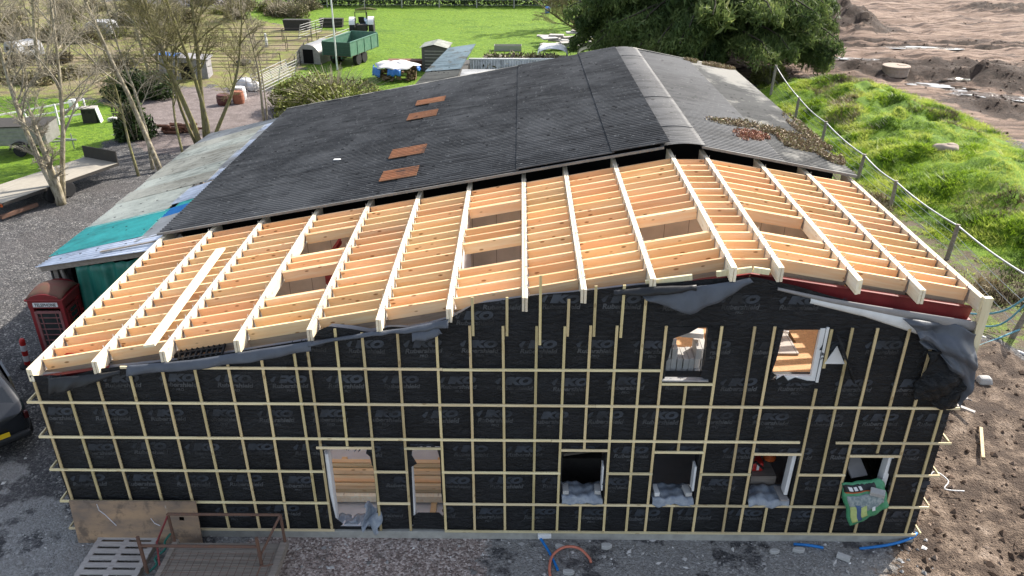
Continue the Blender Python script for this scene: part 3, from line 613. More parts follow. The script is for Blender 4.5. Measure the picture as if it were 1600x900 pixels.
def corner(u, v_):
    # big sheet hanging open at the right hand corner
    xt = 15.65+1.37*u; zt = 5.18-.26*u*u; xb = 16.25+.85*u; zb = 4.55-1.15*u**1.4
    x = xt*(1-v_)+xb*v_; z = zt*(1-v_)+zb*v_; y = -.05-.22*math.sin(3.0*v_)*(.25+.75*u)-.07*math.sin(9*u+4*v_)-.05*math.sin(16*v_+3*u)
    cr = abs(math.sin(6.5*u+5.2*v_))+.7*abs(math.sin(11*u-8*v_+1))+.5*abs(math.sin(19*v_+4*u)); return (x+.05*math.sin(7*v_+4*u), y-.038*cr*min(1, v_*4), z+.03*math.sin(11*u))
mb = MB(); mb.sheet(corner, 44, 44, .004); o = mb.build('membrane_flap', MAT['flap'], EXT, smooth=True, fix=False)
def corner2(u, v_):
    x = 16.2+.85*u; z = 4.55-1.0*v_-.25*u*v_; return (x+.05*math.sin(6*v_), -.07-.16*math.sin(3.1*v_)*math.sin(3.1*u)-.05*math.sin(10*u+7*v_)-.05*abs(math.sin(9*u+9*v_))-.04*abs(math.sin(14*v_-7*u)), z+.06*math.sin(8*u))
mb = MB(); mb.sheet(corner2, 32, 36, .004); mb.build('membrane_flap', MAT['membrane'], EXT, smooth=True, fix=False)
def lap(u, v_):  # upper overlay strip whose lower edge stops above the windows
    x = 10.9+5.2*u; zt = float(topz(x))-.03; zb = 5.02+.02*math.sin(9*u); return (x, -.022-.012*math.sin(23*u+3*v_)-.008*math.sin(40*u)-.006, zt*(1-v_)+zb*v_)
# right gable edge: white and grey boards under the red rafter
strip('gable_board', [(13.4,-.03,5.76),(14.3,-.03,5.56),(15.6,-.03,5.34),(16.95,-.03,5.12)], [(13.4,-.02,5.72),(14.3,-.02,5.48),(15.6,-.02,5.20),(16.95,-.02,4.92)], MAT['grey_board'], 20, .0, .012)
strip('gable_board', [(14.0,-.018,5.58),(15.0,-.018,5.38),(16.1,-.018,5.12)], [(14.0,-.014,5.46),(15.0,-.014,5.20),(16.1,-.014,4.82)], MAT['white_paint'], 14, .0, .01)
for (a, b, z0, z1) in ((11.15,11.95,5.78,5.92),(12.35,12.95,5.96,6.07),(12.97,13.25,5.99,6.08)):
    MB().box(((a+b)/2, .06, (z0+z1)/2), (b-a, .05, .10), Matrix.Rotation(-.15 if a < 12.9 else .15, 3, 'Y')).build('packing_piece', MAT['cream_timber'], EXT)
MB().box((17.03, -.03, 4.62), (.15, .10, 1.95)).build('corner_post', MAT['cream_timber'], EXT, bevel=.004)
# jamb liners and frames at the openings
def jamb(x, z0, z1, w=.05, y=.0, tilt=0.0, mat='white_paint', d=.2):
    MB().box((0, 0, 0), (w, d, z1-z0), Matrix.Rotation(tilt, 3, 'Y')).build('window_jamb', MAT[mat], EXT, loc=(x, y+.09, (z0+z1)/2), bevel=.004)
jamb(5.28,.3,2.1,.07); jamb(6.89,.4,2.0,.05); jamb(10.63,1.25,1.85,.03); jamb(12.42,1.25,1.85,.04); jamb(14.28,1.15,2.15,.07,.03,.03); jamb(16.12,1.05,2.12,.10,.0,.03)
f = MB(); f.box((14.33,.03,4.4),(.09,.08,1.1)); f.box((13.98,.03,3.90),(.62,.08,.09)); f.box((14.41,.0,4.4),(.05,.05,1.15)); f.build('window_frame', MAT['white_paint'], EXT, bevel=.006)
f = MB(); f.box((12.0,-.02,3.875),(.84,.12,.03)); f.build('window_sill', MAT['steel'], EXT, bevel=.004)
# torn membrane tongues round the openings
def tongue(pts, y=-.02, mat='membrane'):
    mb = MB(); n = len(pts); mb.prism(pts, y-.004, y+.004); mb.build('membrane_flap', MAT[mat], EXT)
tongue([(5.18,.24),(5.32,.24),(5.44,.34),(5.30,.5),(5.24,1.2),(5.2,2.2)]); tongue([(6.08,2.26),(6.2,2.26),(6.2,1.7),(6.14,1.86),(6.12,2.06),(6.05,2.14)])
tongue([(6.84,2.27),(6.95,2.27),(6.93,2.1),(7.02,1.9),(6.91,1.82),(6.88,.5),(6.82,.5)]); tongue([(7.42,2.27),(7.5,2.27),(7.5,.6),(7.46,1.2),(7.47,2.0)])
tongue([(6.86,.24),(7.50,.24),(7.5,.52),(7.4,.66),(6.98,.66),(6.86,.55)]); tongue([(11.6,4.97),(12.15,4.97),(12.0,4.86),(11.72,4.74),(11.66,4.3),(11.60,4.2)])
tongue([(12.30,4.97),(12.40,4.97),(12.40,3.85),(12.28,3.95),(12.33,4.3)]); tongue([(13.54,4.94),(13.64,4.94),(13.60,4.3),(13.56,4.05),(13.64,3.98),(13.54,3.84)])
tongue([(13.54,3.82),(14.45,3.82),(14.30,3.84),(14.0,3.93),(13.88,3.86),(13.78,3.98),(13.66,3.88)])
tongue([(14.40,2.2),(14.5,2.2),(14.44,1.5),(14.36,1.95)]); tongue([(16.14,2.1),(16.30,2.1),(16.24,1.6),(16.14,1.75)])
def fl(u, v_): return (14.52+.32*u+.22*v_, -.07-.14*math.sin(3*v_)-.03*math.sin(9*u), 4.92-.55*u-.5*v_+.05*math.sin(6*u))
mb = MB(); mb.sheet(fl, 8, 10, .005); mb.build('membrane_flap', MAT['membrane'], EXT, smooth=True, fix=False)
mb = MB(); mb.prism([(14.46,4.25),(14.82,4.25),(14.62,4.62)], -.06, -.045); mb.build('membrane_flap', MAT['white_paint'], EXT)
# ------------------------------------------------------------------ corrugated sheets
def corr(name, P, Q, R_, S, mat, parent=None, pitch=.146, amp=.027, nu=4, lift=0.0, per=8, lab=None):
    """sheet with ridges running P->Q (and S->R_); P,S are one pair of edges. Corrugations repeat from P to S."""
    P, Q, R_, S = [np.array(p, float) for p in (P, Q, R_, S)]
    n = max(2, int(round(np.linalg.norm(S-P)/pitch))); m = n*per
    nrm = np.cross(Q-P, S-P); nrm /= np.linalg.norm(nrm); nrm *= (1 if nrm[2] > 0 else -1)
    if abs(nrm[2]) < .2: nrm = nrm*(1 if nrm[1] < 0 else -1)
    v = np.linspace(0, 1, m+1)[:, None, None]; u = np.linspace(0, 1, nu+1)[None, :, None]
    A = P+(S-P)*v; B = Q+(R_-Q)*v; X = A*(1-u)+B*u+nrm*(amp*np.sin(v*n*2*math.pi)+lift)
    I = np.arange((m+1)*(nu+1)).reshape(m+1, nu+1)
    F = np.stack([I[:-1,:-1], I[:-1,1:], I[1:,1:], I[1:,:-1]], -1).reshape(-1, 4)
    o = npmesh(name, X.reshape(-1, 3), F, mat, parent, smooth=False)
    sol = o.modifiers.new('thickness', 'SOLIDIFY'); sol.thickness = .006
    if lab: o['label'] = lab
    return o
def roofmat(name, c1, c2, speck, rough=.6, moss=None, spec=.4, sc=.5, streak=(.5, 4, 4)):
    t = NT(name); v = t.coord(); n = t.noise(v, sc, 8, .72); st = t.noise(t.coord('Object', streak), 1.2, 4, .6); sp = t.vor(v, 2.6); sp2 = t.noise(v, 9, 3, .7)
    c = t.mix(t.maprange(n, .36, .64), c1, c2); c = t.mix(t.maprange(st, .42, .62, 0, .75), c, tuple(x*.55 for x in c1)); c = t.mix(t.maprange(t.noise(v, .22, 5, .7), .48, .62, 0, .6), c, tuple(x*1.35 for x in c2))
    c = t.mix(t.maprange(sp2, .60, .70, 0, .6), c, speck); c = t.mix(t.maprange(sp, .10, .15, .85, 0), c, tuple(x*.25 for x in c1))
    if moss: c = t.mix(t.maprange(t.noise(v, .8, 5, .65), .53, .64, 0, .85), c, moss)
    t.bump(sp2, .3, .01); return t.done(c, rough, spec)
MAT['shed_roof'] = roofmat('weathered_dark_sheet', (.050,.050,.050), (.115,.113,.110), (.26,.255,.24), .78)
MAT['shed_roof_lit'] = roofmat('weathered_grey_sheet', (.085,.086,.088), (.13,.13,.13), (.25,.24,.22), .65)  # paler copy of the dark sheet, sunlight on the right slope put into the colour
MAT['ridge'] = roofmat('ridge_sheet', (.075,.076,.079), (.12,.12,.121), (.22,.22,.21), .7)
MAT['roof_old'] = roofmat('grey_lichen_sheet', (.075,.075,.073), (.13,.128,.118), (.26,.255,.22), .75, moss=(.46,.43,.37))
_t = MAT['roof_old'].node_tree; _p = _t.nodes['Principled BSDF']; _w = NT.__new__(NT); _w.m = MAT['roof_old']; _w.t = _t; _w.n = _t.nodes; _w.l = _t.links; _w.p = _p
_src = _p.inputs['Base Color'].links[0].from_socket; _v = _w.coord(); _s = _w.new('ShaderNodeSeparateXYZ'); _w.l.new(_v, _s.inputs[0])
_f = _w.math('MULTIPLY', _w.maprange(_s.outputs[1], 11.0, 17.5), _w.maprange(_s.outputs[0], 14.9, 16.4)); _f = _w.maprange(_w.math('ADD', _f, _w.math('MULTIPLY', _w.math('SUBTRACT', _w.noise(_v, .9, 6, .7), .5), 1.6)), .45, .75, 0, .85)
_w.l.new(_w.mix(_f, _src, (.50,.47,.41)), _p.inputs['Base Color'])
MAT['rooflight'] = roofmat('brown_rooflight', (.46,.20,.09), (.28,.13,.065), (.50,.29,.17), .55, moss=(.055,.05,.047))
# ------------------------------------------------------------------ the old shed behind
SHED = thing('farm_shed', 'long old farm shed with dark corrugated roof and pale rounded ridge caps', 'shed', (0, 0, 0))
Y0, Y1 = 6.18, 18.6; XL, XRg = -.12, 17.08
def sr(x): return (4.02+.1812*(x+.12)) if x < 12.9 else 6.379-.178*(x-12.9)
cour = [-.12, 2.9, 5.9, 8.92, 11.2, 12.5]
for i in range(5):
    a, b = cour[i], cour[i+1]+.06
    corr('roof_sheet', (a, Y0, sr(a)), (b, Y0, sr(b)), (b, Y1, sr(b)), (a, Y1, sr(a)), MAT['shed_roof'] if i < 4 else MAT['shed_roof'], SHED, lift=.03+.034*i)
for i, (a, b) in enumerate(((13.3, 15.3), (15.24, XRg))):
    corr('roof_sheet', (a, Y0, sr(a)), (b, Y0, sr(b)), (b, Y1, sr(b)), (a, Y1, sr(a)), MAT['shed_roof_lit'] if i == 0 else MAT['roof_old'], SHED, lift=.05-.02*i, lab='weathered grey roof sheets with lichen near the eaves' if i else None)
# rounded ridge caps, one per sheet length, each lapping the next
def cap_fn(y0, y1, dz, wv):
    def fn(u, v_):
        x = 12.32+1.06*u; base = sr(12.32)*(1-u)+sr(13.38)*u; s = math.sin(u*math.pi); y = y0+(y1-y0)*v_
        return (x+.05*wv, y, base+.10+.055*s+dz+.012*math.sin(y*2*math.pi/.146))
    return fn
ys = np.linspace(Y0-.02, Y1+.02, 9)
for k in range(8):
    mb = MB(); mb.sheet(cap_fn(ys[k], ys[k+1]+.1, .012*(k % 2)+.004*k*0, (-1)**k*.12), 10, 90, .006)
    mb.build('ridge_cap', MAT['ridge'], SHED, smooth=True, fix=False)
for (x0, x1, y0, y1) in ((5.42,6.42,14.87,15.6),(5.36,6.32,13.0,13.85),(5.38,6.36,8.98,9.86),(5.42,6.37,7.06,7.9)):
    corr('rooflight', (x0, y0, sr(x0)), (x1, y0, sr(x1)), (x1, y1, sr(x1)), (x0, y1, sr(x0)), MAT['rooflight'], SHED, lift=.03+.034*2+.03)
MAT['barge'] = simple('grey_barge', (.20,.20,.195), .3, 5, .7)
mb = MB(); mb.bar((XL, Y0-.03, sr(XL)+.035), (12.4, Y0-.03, sr(12.4)+.06), .035, .06); mb.build('barge_board', MAT['barge'], SHED)
mb = MB(); mb.bar((13.3, Y0-.03, sr(13.3)+.06), (XRg, Y0-.03, sr(XRg)+.02), .035, .06); mb.build('barge_board', MAT['barge'], SHED)
mb = MB(); mb.bar((XL, Y1+.03, sr(XL)+.03), (12.6, Y1+.03, sr(12.6)+.07), .10, .10); mb.build('barge_board', MAT['roof_old'], SHED)
mb = MB(); mb.bar((13.2, Y1+.03, sr(13.2)+.07), (XRg, Y1+.03, sr(XRg)+.0), .10, .10); mb.build('barge_board', MAT['roof_old'], SHED)
out = [(XL+.15, 0), (XRg-.15, 0), (XRg-.15, sr(XRg)-.12), (12.9, sr(12.9)-.15), (XL+.15, sr(XL)-.15)]
for y in (7.2, Y1-.25): mb = MB(); mb.prism(out, y, y+.12); mb.build('gable_wall', MAT['dark'], SHED)  # walls painted near black for the shade below the roof edge
MB().box((XL+.2, 12.8, 1.9), (.1, 11.2, 3.8)).build('side_wall', MAT['grey_board'], SHED); MB().box((XRg-.2, 12.8, 2.7), (.1, 11.2, 5.4)).build('side_wall', MAT['grey_board'], SHED)
# plants rooted on the roof
def leafcards(name, P, size, mat, seed, parent=None, nrm=None, elong=1.0, rnd=None, droop=None):
    r = rng(seed); n = len(P); d = r.normal(size=(n, 3)); d /= np.linalg.norm(d, axis=1)[:, None]
    if nrm is not None: d = d*.9+nrm; d /= np.linalg.norm(d, axis=1)[:, None]
    a = r.normal(size=(n, 3))
    if droop is not None: a = a*.45+np.array((0, 0, -1.0))*droop
    a -= d*(a*d).sum(1)[:, None]; a /= np.linalg.norm(a, axis=1)[:, None]+1e-9; b = np.cross(d, a)
    s = (np.asarray(size)*r.uniform(.6, 1.3, n))[:, None]; L = s*elong
    V = np.stack([P-a*L, P+b*s*.5-a*L*.1, P+a*L, P-b*s*.5-a*L*.1], 1).reshape(-1, 3)
    F = np.arange(4*n).reshape(-1, 4); rr = r.random(n) if rnd is None else np.clip(rnd+r.normal(0, .12, n), 0, 1)
    return npmesh(name, V, F, mat, parent, face_attrs=dict(rnd=rr))
def leafmat(name, stops, rough=.6, trans=0.0):
    t = NT(name); c = t.ramp(t.attr('rnd'), stops); t.inp(t.p.inputs['Base Color'], c); t.p.inputs['Roughness'].default_value = rough; t.p.inputs['Specular IOR Level'].default_value = .25
    if trans:
        tr = t.new('ShaderNodeBsdfTranslucent'); t.l.new(c, tr.inputs[0]); mx = t.new('ShaderNodeMixShader'); mx.inputs[0].default_value = trans
        t.l.new(t.p.outputs[0], mx.inputs[1]); t.l.new(tr.outputs[0], mx.inputs[2]); t.l.new(mx.outputs[0], t.n['Material Output'].inputs[0])
    return t.m
MAT['sedum'] = leafmat('dry_roof_plants', [(0, (.12,.085,.05)), (.35, (.26,.18,.11)), (.6, (.36,.27,.17)), (.82, (.22,.22,.07)), (1, (.45,.38,.26))])
MAT['sedum_red'] = leafmat('red_roof_plants', [(0, (.18,.07,.045)), (.5, (.36,.15,.095)), (.8, (.44,.26,.16)), (1, (.30,.22,.10))])
def roofpatch(name, lab, spots, n, size, mat, seed):
    r = rng(seed); Ps = []
    for (x, y, rx, ry, k) in spots:
        a = r.uniform(0, 6.28, int(n*k)); q = np.sqrt(r.random(int(n*k))); X = x+rx*q*np.cos(a); Y = y+ry*q*np.sin(a); keep = (X > 13.5) & (X < 17.25) & (vnoise(X*3, Y*3) > .3)
        X, Y = X[keep], Y[keep]; Ps.append(np.stack([X, Y, 6.379-.178*(X-12.9)+.05+r.random(len(X))**2*.10], -1))
    o = leafcards(name, np.concatenate(Ps), size, mat, seed, elong=1.5); return tag(o, lab, 'roof plants', kind='stuff')
roofpatch('roof_plants', 'dry brown plants growing along the right eaves of the dark shed roof', [(16.3,8.5,.85,.9,.8),(16.9,7.9,.35,1.1,.6),(15.4,9.3,1.0,.4,.25),(14.6,9.1,.6,.3,.1),(17.0,10.2,.25,1.6,.3),(16.1,18.4,1.0,.35,.5)], 6000, .03, MAT['sedum'], 31)
roofpatch('red_sedum', 'red sedum patch on the right slope of the dark shed roof', [(15.05,8.2,.30,.45,1),(15.5,8.5,.40,.35,.6),(14.7,8.0,.2,.5,.3)], 1100, .03, MAT['sedum_red'], 32)
# ------------------------------------------------------------------ lean-to along the left side
LEAN = thing('lean_to_shed', 'lean-to along the left side of the shed with patchwork corrugated roof in teal and grey', 'shed', (0, 0, 0))
MAT['s_blue'] = roofmat('pale_blue_sheet', (.46,.51,.60), (.56,.60,.68), (.55,.58,.62), .45); MAT['s_teal'] = roofmat('teal_sheet', (.04,.36,.33), (.06,.44,.41), (.12,.38,.34), .45)
MAT['s_pale'] = roofmat('pale_green_sheet', (.47,.48,.40), (.58,.58,.50), (.25,.22,.15), .5); MAT['s_brown'] = roofmat('stained_pale_sheet', (.42,.39,.31), (.52,.50,.42), (.20,.16,.10), .5)
MAT['s_sky'] = simple('sky_blue_sheet', (.02,.20,.50), .2, 4, .4)
MAT['s_grey'] = roofmat('grey_sheet', (.28,.28,.28), (.38,.38,.37), (.4,.4,.38), .5)
OX, OZ = -4.15, 2.60; IX, IZ = -.05, 3.84
def lz(x): return OZ+(IZ-OZ)*(x-OX)/(IX-OX)
def lsheet(x0, x1, y0, y1, mat, lift, lab=None):
    corr('roof_sheet', (x0, y0, lz(x0)), (x1, y0, lz(x1)), (x1, y1, lz(x1)), (x0, y1, lz(x0)), MAT[mat], LEAN, pitch=.11, amp=.017, lift=lift, lab=lab)
corr('roof_sheet', (-4.22,7.28,lz(-4.22)), (-.12,5.72,lz(-.12)), (-.12,7.0,lz(-.12)), (-3.95,8.0,lz(-3.95)), MAT['s_blue'], LEAN, pitch=.11, amp=.015, lab='pale blue roof sheets at the front edge')
corr('roof_sheet', (-4.15,7.9,lz(-4.15)), (-1.05,7.2,lz(-1.05)), (-1.1,9.3,lz(-1.1)), (-4.1,10.0,lz(-4.1)), MAT['s_teal'], LEAN, pitch=.11, amp=.017, lift=.02, lab='teal roof sheets'); lsheet(-1.15, IX, 6.9, 8.6, 's_grey', .006, 'grey roof sheets'); lsheet(-1.1, IX, 8.55, 9.35, 's_sky', .01, 'bright blue roof sheet')
lsheet(-1.0, IX, 9.3, 9.75, 's_teal', .0, 'teal roof sheets'); lsheet(-1.3, IX, 9.7, 11.2, 's_blue', .015)
yy = 9.2; SK = .0
for i, (h, m) in enumerate(((1.15, 's_pale'), (1.0, 's_pale'), (1.1, 's_brown'), (1.2, 's_pale'), (1.0, 's_brown'), (1.1, 's_brown'), (1.2, 's_pale'), (1.0, 's_brown'))):
    xr_ = -1.25 if yy < 10.5 else -.75; k_ = .55 if i else .62
    corr('roof_sheet', (-4.1+.03*(i%2), yy+k_, lz(-4.1)), (xr_, yy, lz(xr_)), (xr_, yy+h+.06, lz(xr_)), (-4.1+.03*(i%2), yy+h+.06+.55, lz(-4.1)), MAT[m], LEAN, pitch=.11, amp=.017, lift=.012*(i % 3)+.01)
    if yy > 10.6: lsheet(-.85, IX, yy, yy+h+.06, 's_blue' if i % 3 else 's_grey', .02)
    yy += h
corr('roof_sheet', (-4.0,yy+.5,lz(-4.0)), (IX,yy,lz(IX)), (IX,18.55,lz(IX)), (-3.85,20.0,lz(-3.85)), MAT['s_grey'], LEAN, pitch=.11, amp=.017)
for y in (7.5, 9.6, 12.6, 15.6, 18.2): MB().box((-3.8, y, 1.33), (.12, .12, 2.66)).build('post', MAT['old_wood'], LEAN)
MB().bar((-4.15, 7.42, lz(-4.15)-.13), (-.15, 5.95, lz(-.15)-.13), .06, .16).build('front_beam', MAT['old_wood'], LEAN)
MB().bar((-3.9, 7.5, 2.52), (-3.75, 19.3, 2.52), .07, .14).build('side_beam', MAT['old_wood'], LEAN)
MB().bar((-3.0, 7.0, 0.02), (-3.4, 7.1, 2.6), .06, .08).build('brace', MAT['old_wood'], LEAN)
corr('side_cladding', (-3.98, 7.5, .05), (-3.98, 7.5, 2.5), (-3.85, 19.3, 2.5), (-3.85, 19.3, .05), MAT['s_grey'], LEAN, pitch=.11, amp=.016)
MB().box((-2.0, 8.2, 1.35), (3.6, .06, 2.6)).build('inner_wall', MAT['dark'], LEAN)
MAT['tarp_green'] = simple('green_tarp', (.012,.13,.095), .45, 2.5, .45, .5, c2=(.02,.19,.15), bump=.4)
mb = MB(); mb.sheet(lambda u, v_: (-2.95+2.8*u, 7.02-.95*u-.10*math.sin(u*19+v_*3)*(1-v_*.5)-.35*(1-v_)**2*(.5+.5*math.sin(u*5))-.05*math.sin(u*41), .12+2.62*v_+.80*u*v_*.9), 60, 14, .004)
tag(mb.build('green_tarp', MAT['tarp_green'], None, smooth=True, fix=False), 'green tarpaulin hung across the open front of the lean-to', 'tarpaulin')
MB().bar((-2.0, 6.75, lz(-2.0)+.05), (-.22, 6.2, lz(-.22)+.06), .08, .03).build('loose_batten', MAT['old_wood']); tag(bpy.data.objects['loose_batten'], 'thin grey batten lying on the pale blue sheets of the lean-to roof', 'batten')
MB().prism([(-.11,-.05),(.11,-.03),(.09,.06),(-.08,.05)], 0, .02, 'z').build('torn_paper', MAT['white_paint'], loc=(3.72,9.9,sr(3.72)+.10))
tag(bpy.data.objects['torn_paper'], 'small white scrap lying alone on the dark roof', 'scrap')
# ------------------------------------------------------------------ bare trees
def barkmat(name, a, b, c):
    t = NT(name); v = t.coord(); n = t.noise(v, 4, 6, .65); n2 = t.noise(t.coord('Object', (9, 9, 1.6)), 2, 4)
    o = t.mix(t.maprange(n, .4, .62), a, b); o = t.mix(t.maprange(n2, .52, .62, 0, .7), o, c); t.bump(n2, .6, .03); return t.done(o, .9, .15)
MAT['bark'] = barkmat('lichen_bark', (.42,.37,.28), (.24,.21,.13), (.09,.07,.05))
MAT['bark_dark'] = barkmat('mossy_dark_bark', (.23,.205,.125), (.25,.24,.09), (.09,.072,.05))
MAT['twig'] = barkmat('pale_twig', (.37,.33,.26), (.29,.26,.19), (.17,.14,.10))
def bare_tree(name, label, base, stems, seed, levels=3, bark='bark', dens=1.0, group='bare trees by the gravel track', twig=.0085):
    r = random.Random(seed); root = thing(name, label, 'tree', (base[0], base[1], ground_z(*base)), 0, group)
    trunk = MB(); br = MB()
    def grow(p, d, L, r0, r1, lev, mb):
        n = {0: 9, 1: 6, 2: 5}.get(lev, 3); pts = [p]; rad = [r0]; d = d.normalized(); bend = Vector((r.gauss(0, 1), r.gauss(0, 1), r.gauss(.25, .5)))*.10*(1 if lev else .35)
        for k in range(n):
            d = (d+bend*.35+Vector((r.gauss(0, 1), r.gauss(0, 1), r.gauss(0, .6)))*(.05 if lev == 0 else .13)).normalized()
            p = p+d*(L/n); pts.append(p); rad.append(r0+(r1-r0)*((k+1)/n))
        mb.tube(pts, rad, {0: 8, 1: 6, 2: 4}.get(lev, 3), cap=lev < 2)
        return pts, rad
    def sprout(pts, rad, lev, L):
        if lev > levels: return
        cnt = int({1: 16, 2: 12, 3: 10}.get(lev, 4)*dens); n = len(pts)-1
        for k in range(cnt):
            f = (.30 if lev == 1 else .2)+.8*(k+r.random())/cnt*(.88 if lev == 1 else .85); f = min(f, .99); i = int(f*n); q = pts[i].lerp(pts[min(i+1, n)], f*n-i); rr = rad[i]*.62
            ax = (pts[min(i+1, n)]-pts[i]).normalized(); a = r.uniform(0, 6.28); u = Vector((math.cos(a), math.sin(a), 0)); side = (u-ax*u.dot(ax)).normalized()
            d = ax*r.uniform(.45, 1.0)+side*r.uniform(.6, 1.0)+Vector((0, 0, .25)); l = L*r.uniform(.35, .62)*(1-.35*f)
            pp, rd = grow(q, d, l, max(rr*r.uniform(.6, .9), twig*.8), max(twig*.55, rr*.15), lev, br)
            sprout(pp, rd, lev+1, l)
    for (dx, dy, dirv, L, r0) in stems:
        r0 *= .82; pts, rad = grow(Vector((dx, dy, -.15)), Vector(dirv), L, r0, r0*.22, 0, trunk); rad[0] *= 1.25; sprout(pts, rad, 1, L*.62)
    trunk.build('trunk', MAT[bark], root, smooth=True, fix=False); br.build('branches', MAT['twig'] if bark == 'bark' else MAT[bark], root, smooth=True, fix=False)
    return root
bare_tree('bare_tree', 'bare tree with thick pale trunk standing beside the flatbed trailer', (-10.1, 18.8), [(0,0,(-.03,.02,1),4.2,.25),(-.02,.10,(-.22,.10,1),9.5,.17),(.02,.05,(.10,.15,1),9.5,.15)], 41, dens=.9)
bare_tree('bare_tree', 'slim bare tree at the left edge of the lawn leaning over the trailers', (-14.4, 19.8), [(0,0,(.10,.1,1),9.0,.13),(.1,.1,(-.25,.0,1),8,.10)], 42, dens=.9)
bare_tree('bare_tree', 'pale leaning bare tree forked low beside the lean-to roof', (-7.6, 23.0), [(0,0,(-.34,.20,1),11.5,.17),(-.55,.35,(-.12,.4,1),9.0,.11)], 43, dens=.85)
bare_tree('bare_tree', 'dark slender sapling rising in front of the leaning pale tree', (-8.4, 22.4), [(0,0,(-.16,.22,1),7.0,.09)], 44, dens=.7, bark='bark_dark')
bare_tree('bare_tree', 'dark thin trunk between the leaning tree and the clustered tree', (-7.4, 25.2), [(0,0,(-.22,.30,1),8.0,.085)], 45, dens=.7, bark='bark_dark')
bare_tree('bare_tree', 'large bare tree with a cluster of mossy stems from one base', (-7.3, 27.2), [(0,0,(-.16,.15,1),11,.19),(.22,.1,(.02,.1,1),12,.18),(.42,.0,(.14,.1,1),11,.15),(.1,-.12,(-.05,-.05,1),10,.13),(.45,.15,(.42,.25,1),8.5,.13),(-.2,.1,(-.42,.2,1),9.0,.12)], 46, dens=.95, bark='bark_dark')
bare_tree('bare_tree', 'thin twin stemmed bare tree at the far corner of the lean-to', (-5.3, 31.6), [(0,0,(-.02,.08,1),7.5,.10),(.12,.05,(.12,.12,1),6.0,.06)], 47, dens=.75)
bare_tree('bare_tree', 'bare tree behind the dark evergreen shrub near the paddock', (-15.2, 40.5), [(0,0,(-.1,.1,1),10,.18),(.2,0,(.2,.1,1),9,.14)], 48, dens=.9)
bare_tree('bare_tree', 'bare tree on the far left among the brown thicket', (-24.5, 44), [(0,0,(-.1,.1,1),10,.18),(.2,0,(.25,.1,1),9,.14)], 49, dens=.9)
bare_tree('bare_tree', 'nearest bare tree poking thin twigs in from the left edge', (-9.0, 9.3), [(0,0,(.12,.05,1),3.2,.06),(.1,.1,(.45,.1,.8),2.6,.045)], 50, dens=.9)
r_ = random.Random(77)
for k, (x, y) in enumerate([(-27,52),(-31,55),(-22.5,63),(-19,68.5),(-24,70),(-30,64),(-36,58),(-34,48),(-15.5,71)]):
    bare_tree('thicket_tree', 'thin bare tree growing up out of the bramble thicket', (x, y), [(0,0,(r_.uniform(-.3,.3),r_.uniform(-.1,.2),1),r_.uniform(5,8),.10),(.3,.1,(r_.uniform(-.4,.4),.1,1),r_.uniform(4,6),.07),(-.2,.2,(r_.uniform(-.4,.4),.1,1),r_.uniform(4,6),.06)], 200+k, dens=.8, group='bare trees in the bramble thicket', twig=.014)
# ------------------------------------------------------------------ bushes, thicket, hedge
MAT['leaf_dark'] = leafmat('dark_evergreen_leaf', [(0, (.010,.018,.007)), (.4, (.028,.05,.014)), (.75, (.055,.09,.022)), (1, (.11,.15,.04))])
MAT['leaf_olive'] = leafmat('olive_twiggy_leaf', [(0, (.055,.055,.018)), (.35, (.13,.135,.035)), (.7, (.22,.235,.05)), (1, (.33,.36,.075))])
MAT['leaf_lime'] = leafmat('yellow_green_leaf', [(0, (.07,.08,.015)), (.5, (.17,.21,.03)), (1, (.30,.33,.06))])
MAT['leaf_brown'] = leafmat('brown_bramble_leaf', [(0, (.055,.042,.025)), (.4, (.13,.105,.06)), (.7, (.19,.165,.075)), (.9, (.14,.16,.045)), (1, (.36,.30,.24))])
MAT['leaf_hedge'] = leafmat('hedge_leaf', [(0, (.012,.022,.008)), (.5, (.04,.065,.02)), (.85, (.08,.12,.035)), (1, (.16,.17,.08))])
def bush(name, label, cat, c, rad, n, size, mat, seed, group=None, twigs=40, lobes=9, kind=None):
    r = rng(seed); z0 = ground_z(c[0], c[1]); root = thing(name, label, cat, (c[0], c[1], z0), 0, group)
    L = r.normal(size=(lobes, 3)); L /= np.linalg.norm(L, axis=1)[:, None]; L[:, 2] = np.abs(L[:, 2])*.8; L *= r.uniform(.35, .62, (lobes, 1))
    pick = r.integers(0, lobes, n); d = r.normal(size=(n, 3)); d /= np.linalg.norm(d, axis=1)[:, None]; q = r.random(n)**.35*r.uniform(.36, .52, lobes)[pick]
    P = L[pick]+d*q[:, None]; P[:, 2] = np.abs(P[:, 2]); P *= np.array(rad)*np.array((1.05, 1.05, 1.1)); cl = r.random(lobes)[pick]*.45+.3*vnoise(P[:, 0]*2+9, P[:, 2]*2+P[:, 1])+.12
    leafcards('foliage', P, size, MAT[mat], seed, root, rnd=cl, elong=1.3)
    mb = MB()
    for k in range(twigs):
        dd = Vector((r.normal()*.8, r.normal()*.8, abs(r.normal())+.5)).normalized(); e = Vector((dd.x*rad[0], dd.y*rad[1], dd.z*rad[2]))*r.uniform(.85, 1.12); s_ = Vector((dd.x*.2, dd.y*.2, -.05))
        mb.tube([s_, s_.lerp(e, .5)+Vector((0, 0, .1*rad[2])), e], [.03, .016, .006], 3, False)
    mb.build('stems', MAT['twig'], root, fix=False); return root
bush('olive_bush', 'broad rounded olive brown bush beyond the far corner of the dark roof', 'bush', (-1.9, 34.2), (4.3, 3.2, 2.5), 22000, .085, 'leaf_olive', 61, twigs=260, lobes=12)
bush('yellow_bush', 'low yellow green bush against the eaves of the dark roof', 'bush', (-.3, 30.3), (2.8, 2.0, 2.3), 9000, .08, 'leaf_lime', 62, twigs=120)
